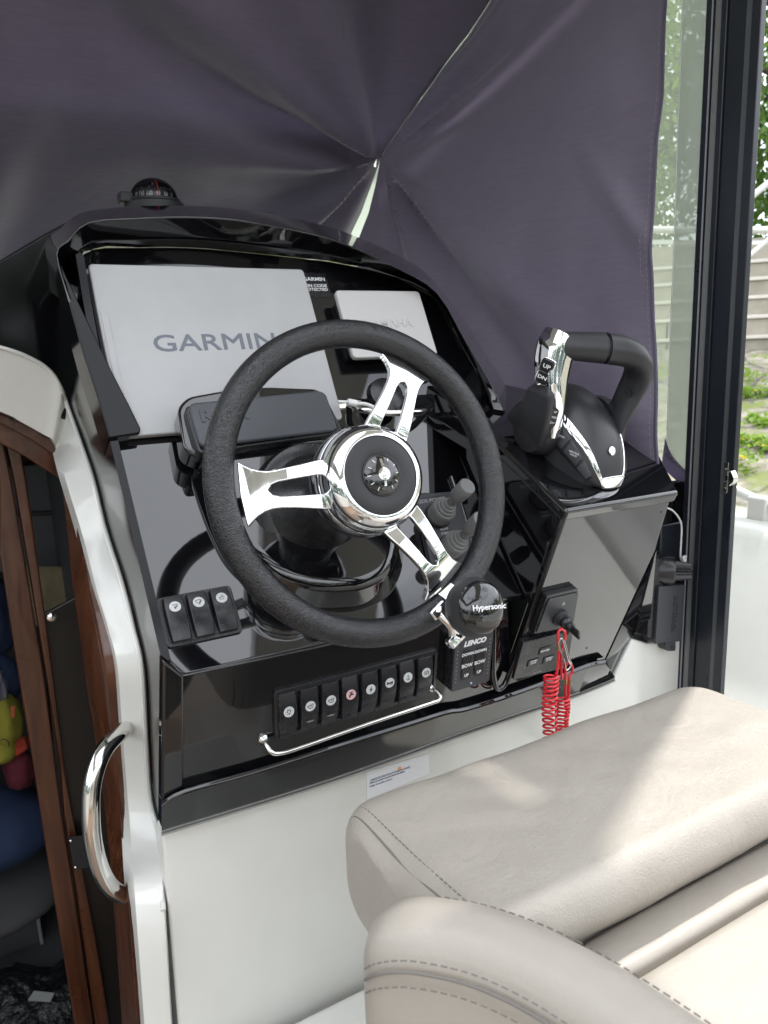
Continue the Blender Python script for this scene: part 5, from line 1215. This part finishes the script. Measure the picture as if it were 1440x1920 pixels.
def paving():
    m = mat('cracked_paving', (.30, .27, .22), .9); nt = m.node_tree; N = nt.nodes; L = nt.links; b = N['Principled BSDF']
    tc = N.new('ShaderNodeTexCoord'); v1 = N.new('ShaderNodeTexVoronoi'); v1.feature = 'DISTANCE_TO_EDGE'; v1.inputs['Scale'].default_value = 1.7
    nw = N.new('ShaderNodeTexNoise'); nw.inputs['Scale'].default_value = 3; nw.inputs['Detail'].default_value = 6; mv = N.new('ShaderNodeMix'); mv.data_type = 'VECTOR'; mv.inputs[0].default_value = .22
    L.new(tc.outputs['Object'], nw.inputs[0]); L.new(tc.outputs['Object'], mv.inputs[4]); L.new(nw.outputs[1], mv.inputs[5]); L.new(mv.outputs[1], v1.inputs[0])
    r = N.new('ShaderNodeValToRGB'); r.color_ramp.elements[0].position = .0; r.color_ramp.elements[1].position = .035; r.color_ramp.elements[0].color = (.09, .085, .065, 1); r.color_ramp.elements[1].color = (1, 1, 1, 1)
    c2 = N.new('ShaderNodeTexNoise'); c2.inputs['Scale'].default_value = 9; c2.inputs['Detail'].default_value = 8; r2 = N.new('ShaderNodeValToRGB'); r2.color_ramp.elements[0].color = (.11, .10, .075, 1); r2.color_ramp.elements[1].color = (.27, .245, .195, 1)
    r2.color_ramp.elements[0].position = .35; r2.color_ramp.elements[1].position = .65
    L.new(tc.outputs['Object'], c2.inputs[0]); L.new(c2.outputs[0], r2.inputs[0]); mxm = N.new('ShaderNodeMix'); mxm.data_type = 'RGBA'; mxm.blend_type = 'MULTIPLY'; mxm.inputs[0].default_value = .85
    L.new(v1.outputs[0], r.inputs[0]); L.new(r2.outputs[0], mxm.inputs[6]); L.new(r.outputs[0], mxm.inputs[7])
    c3 = N.new('ShaderNodeTexNoise'); c3.inputs['Scale'].default_value = 1.6; c3.inputs['Detail'].default_value = 9; c3.inputs['Roughness'].default_value = .7; r3 = N.new('ShaderNodeValToRGB'); r3.color_ramp.elements[0].position = .51; r3.color_ramp.elements[1].position = .60
    L.new(tc.outputs['Object'], c3.inputs[0]); L.new(c3.outputs[0], r3.inputs[0]); mg = N.new('ShaderNodeMix'); mg.data_type = 'RGBA'; mg.inputs[7].default_value = (.13, .16, .035, 1)
    L.new(r3.outputs[0], mg.inputs[0]); L.new(mxm.outputs[2], mg.inputs[6]); L.new(mg.outputs[2], b.inputs['Base Color'])
    bp = N.new('ShaderNodeBump'); bp.inputs['Distance'].default_value = .03; L.new(v1.outputs[0], bp.inputs['Height']); L.new(bp.outputs[0], b.inputs['Normal']); return m
bankg = mesh_obj('paved_bank', vs, fs, paving()); tag(bankg, kind='structure')
CONC = mat('pale_concrete', (.33, .305, .25), .9, bump=('noise', 20, .5, .01), var=(6, (.24, .225, .175), .8)); CONCL = mat('lit_step_nosing', (.55, .52, .46), .85)  # nosing paler than the blocks: light on the step edges put into its colour
stp = thing('concrete_steps', 'weathered concrete steps rising from the paved bank', 'steps', loc=G(9.8, 0)+V((0, 0, 1.3)))
def obox(name, d0, d1, s0, s1, z0, z1, m, par, bev=.01):
    vs_ = [G(d, s)+V((0, 0, z)) for z in (z0, z1) for d, s in ((d0, s0), (d1, s0), (d1, s1), (d0, s1))]
    o = mesh_obj(name, vs_, [(0, 1, 2, 3), (7, 6, 5, 4), (0, 4, 5, 1), (1, 5, 6, 2), (2, 6, 7, 3), (3, 7, 4, 0)], m, None, True, bev, 2)
    bm = bmesh.new(); bm.from_mesh(o.data); bmesh.ops.recalc_face_normals(bm, faces=bm.faces); bm.to_mesh(o.data); bm.free()
    for p in o.data.polygons: p.use_smooth = True
    if par: chil(o, par)
    return o
for k in range(5):
    z0_ = 1.30+.235*k; d0 = 9.7+.30*k
    ph = random.random()*1.2
    for q in range(-7, 6):
        s0_ = q*1.15+ph; obox('step_block', d0+random.uniform(-.01, .01), d0+.6, s0_+.008, s0_+1.142, z0_-.1, z0_+.195, CONC, stp, .012)
    obox('step_nosing', d0-.03, d0+.5, -8.5, 8, z0_+.196, z0_+.236, CONCL, stp, .008)
obox('retaining_wall', 11.3, 11.8, -30, 30, 1.2, 2.78, CONC, None); tag(bpy.data.objects['retaining_wall'], 'grey concrete wall above the steps below the trees', 'wall')
wt = thing('white_tube_frame', 'white tubular railing with a flat beam and slanting braces in front of the steps', 'railing', loc=(3, 2.2, 2))
def W4(u, v, d=4.0): return at(u, v, d)
chil(tube('top_pipe', [W4(1150, 431), W4(1330, 431), W4(1500, 432)], .019, WHITEG, None, 14), wt)
chil(tube('flat_beam', [W4(1150, 454, 4.06), W4(1330, 455, 4.06), W4(1500, 456, 4.06)], .016, WHITEP, None, 4), wt)
chil(tube('brace', [W4(1380, 392), W4(1460, 328)], .017, WHITEG, None, 12), wt); chil(tube('brace', [W4(1380, 500, 4.03), W4(1462, 432, 4.03)], .014, WHITEG, None, 12), wt)
chil(tube('end_post', [W4(1150, 380), W4(1150, 700)], .019, WHITEG, None, 12), wt); chil(tube('end_post', [W4(1500, 380), W4(1500, 800)], .019, WHITEG, None, 12), wt)
# weeds
LEAF1 = mat('bright_leaves', (.15, .24, .03), .6); LEAF2 = mat('mid_green_leaves', (.08, .15, .022), .6); LEAF3 = mat('dark_green_leaves', (.035, .075, .014), .6); BARK = mat('grey_brown_bark', (.09, .07, .05), .9, bump=('noise', 30, .8, .02)); DAND = mat('yellow_flower', (.75, .55, .02), .6)
for m_ in (LEAF1, LEAF2, LEAF3): add_translucent(m_, tuple(c*2.2 for c in m_.node_tree.nodes['Principled BSDF'].inputs[0].default_value[:3]), .35)
def leaves(bm, c, r, n, size, rng, up=0):
    for _ in range(n):
        p = c+V((rng.gauss(0, 1), rng.gauss(0, 1), rng.gauss(0, .8)))*r*.5
        a = V((rng.uniform(-1, 1), rng.uniform(-1, 1), rng.uniform(-.6, .9)+up)).normalized(); b = a.orthogonal().normalized(); b = Matrix.Rotation(rng.uniform(0, 6.3), 3, a) @ b; c3 = a.cross(b); s = size*rng.uniform(.6, 1.3)
        q = [bm.verts.new(p+b*s), bm.verts.new(p+c3*s*.55), bm.verts.new(p-b*s), bm.verts.new(p-c3*s*.55)]; bm.faces.new(q)
rng = random.Random(5)
wl_ = [(1396, 716, .16, 1), (1398, 745, .08, 1), (1392, 838, .10, 0), (1388, 880, .12, 0), (1437, 745, .10, 0), (1428, 800, .07, 1), (1436, 850, .10, 0), (1412, 790, .05, 1), (1420, 838, .06, 0)]
WLB = ['tall bright green weed clump at the foot of the steps', 'small green weed tuft just below the tall clump by the steps', 'yellow-flowered weeds against the door post, halfway down the paving', 'yellow-flowered weeds lowest on the paving beside the door latch',
       'yellow-flowered weeds farthest up the paving at the right edge of the view', 'low green weeds in a paving crack below the highest flowers at the right edge', 'yellow-flowered weeds at the right edge, lowest of those there', 'tiny green weed tuft alone in the middle of the paving', 'small flowered weed tuft between the middle tuft and the lowest flowers']
for i, (u, v, s, k) in enumerate(wl_):
    # where the view ray meets the bank
    d_ = ray(u, v); t = 3.0
    for _ in range(60):
        p = CAM+d_*t; dd = p.dot(E1); err = p.z-gz(dd); t += err*1.2
        if t > 12: t = 9; break
    t_ = thing('weed_clump', WLB[i], 'weed', loc=p, group='weeds growing in the paved bank')
    bm = bmesh.new(); leaves(bm, V((0, 0, s*.4)), s*1.1, 90, .03, rng, .5); bmo('foliage', bm, LEAF1, t_, fix=False)
    if k == 0:
        for _ in range(5):
            bm = bmesh.new(); add_prism(bm, [(.02*math.cos(a), .02*math.sin(a)) for a in [2*PI*x/8 for x in range(8)]], 0, .008, Matrix.Translation((rng.uniform(-s, s)*.7, rng.uniform(-s, s)*.7, s*.6))); bmo('flower', bm, DAND, t_)
def tree(label, d, s, h, cr, m1, m2, seed, low=.25):
    rg = random.Random(seed); base = G(d, s)+V((0, 0, 1.3)); t = thing('leafy_tree', label, 'tree', loc=base)
    bm = bmesh.new(); top = V((rg.uniform(-.4, .4), rg.uniform(-.4, .4), h*.75)); trunk = catmull([V((0, 0, 0)), top*.4+V((.15, 0, 0)), top], 6)
    add_tube(bm, trunk, lambda x: .20*(1-x*.8), 8)
    ends = []
    for k in range(11):
        z = h*rg.uniform(.2, .7); a = rg.uniform(0, 6.28); st_ = V((top.x*z/top.z, top.y*z/top.z, z)); e = st_+V((math.cos(a), math.sin(a), rg.uniform(.3, .9)))*cr*rg.uniform(.5, .9)
        add_tube(bm, [st_, st_.lerp(e, .5)+V((0, 0, .15)), e], lambda x: .07*(1-x*.7), 6); ends.append(e)
    bmo('trunk', bm, BARK, t)
    for nm, m_, cnt in (('crown', m1, 34), ('crown', m2, 30)):
        bm = bmesh.new()
        for _ in range(cnt):
            a = rg.uniform(0, 6.28); z = rg.uniform(low, 1); rr = cr*math.sqrt(max(.05, 1-((z-.6)/.55)**2))*rg.uniform(.35, 1)
            leaves(bm, V((math.cos(a)*rr, math.sin(a)*rr, z*h)), cr*.42, 125, .085, rg)
        bmo(nm, bm, m_, t, fix=False)
tree('bright green leafy tree seen through the window beside the canvas', 13.5, -2.4, 7.5, 1.9, LEAF1, LEAF2, 1)
tree('dark leafy tree filling the view right of the door post', 13.6, .9, 8.5, 2.1, LEAF2, LEAF3, 2)
tree('tall leafy tree with bright outer leaves at the right edge of the view', 15.5, 3.6, 9, 2.4, LEAF1, LEAF3, 3)
tree('deep green tree standing farthest back between the others', 18, -.8, 9.5, 2.6, LEAF3, LEAF2, 4)
tree('shorter leafy tree at the left end of the row behind the window', 16, -5.6, 7, 2.2, LEAF2, LEAF3, 5)
bm = bmesh.new(); rg = random.Random(11)
for k in range(100): leaves(bm, G(12.5+rg.uniform(0, .9), rg.uniform(-7, 6))+V((0, 0, rg.uniform(1.9, 3.9))), .5, 110, .06, rg)
tag(bmo('hedge', bm, LEAF2, None, fix=False), 'wild green hedge growing behind the concrete wall', 'hedge', kind='stuff')

bm = bmesh.new(); rg = random.Random(21)  # unseen tree line, added aft to darken reflections in the black dash
for k in range(150):
    a = rad(rg.uniform(95, 330)); leaves(bm, V((math.sin(a), math.cos(a), 0))*rg.uniform(34, 40)+V((0, 0, rg.uniform(-.5, 6.5))), 5, 110, .55, rg)
tag(bmo('reflection_trees', bm, LEAF3, None, fix=False), 'unseen trees added behind the boat to darken the dash reflections', 'reflection trees', kind='stuff')
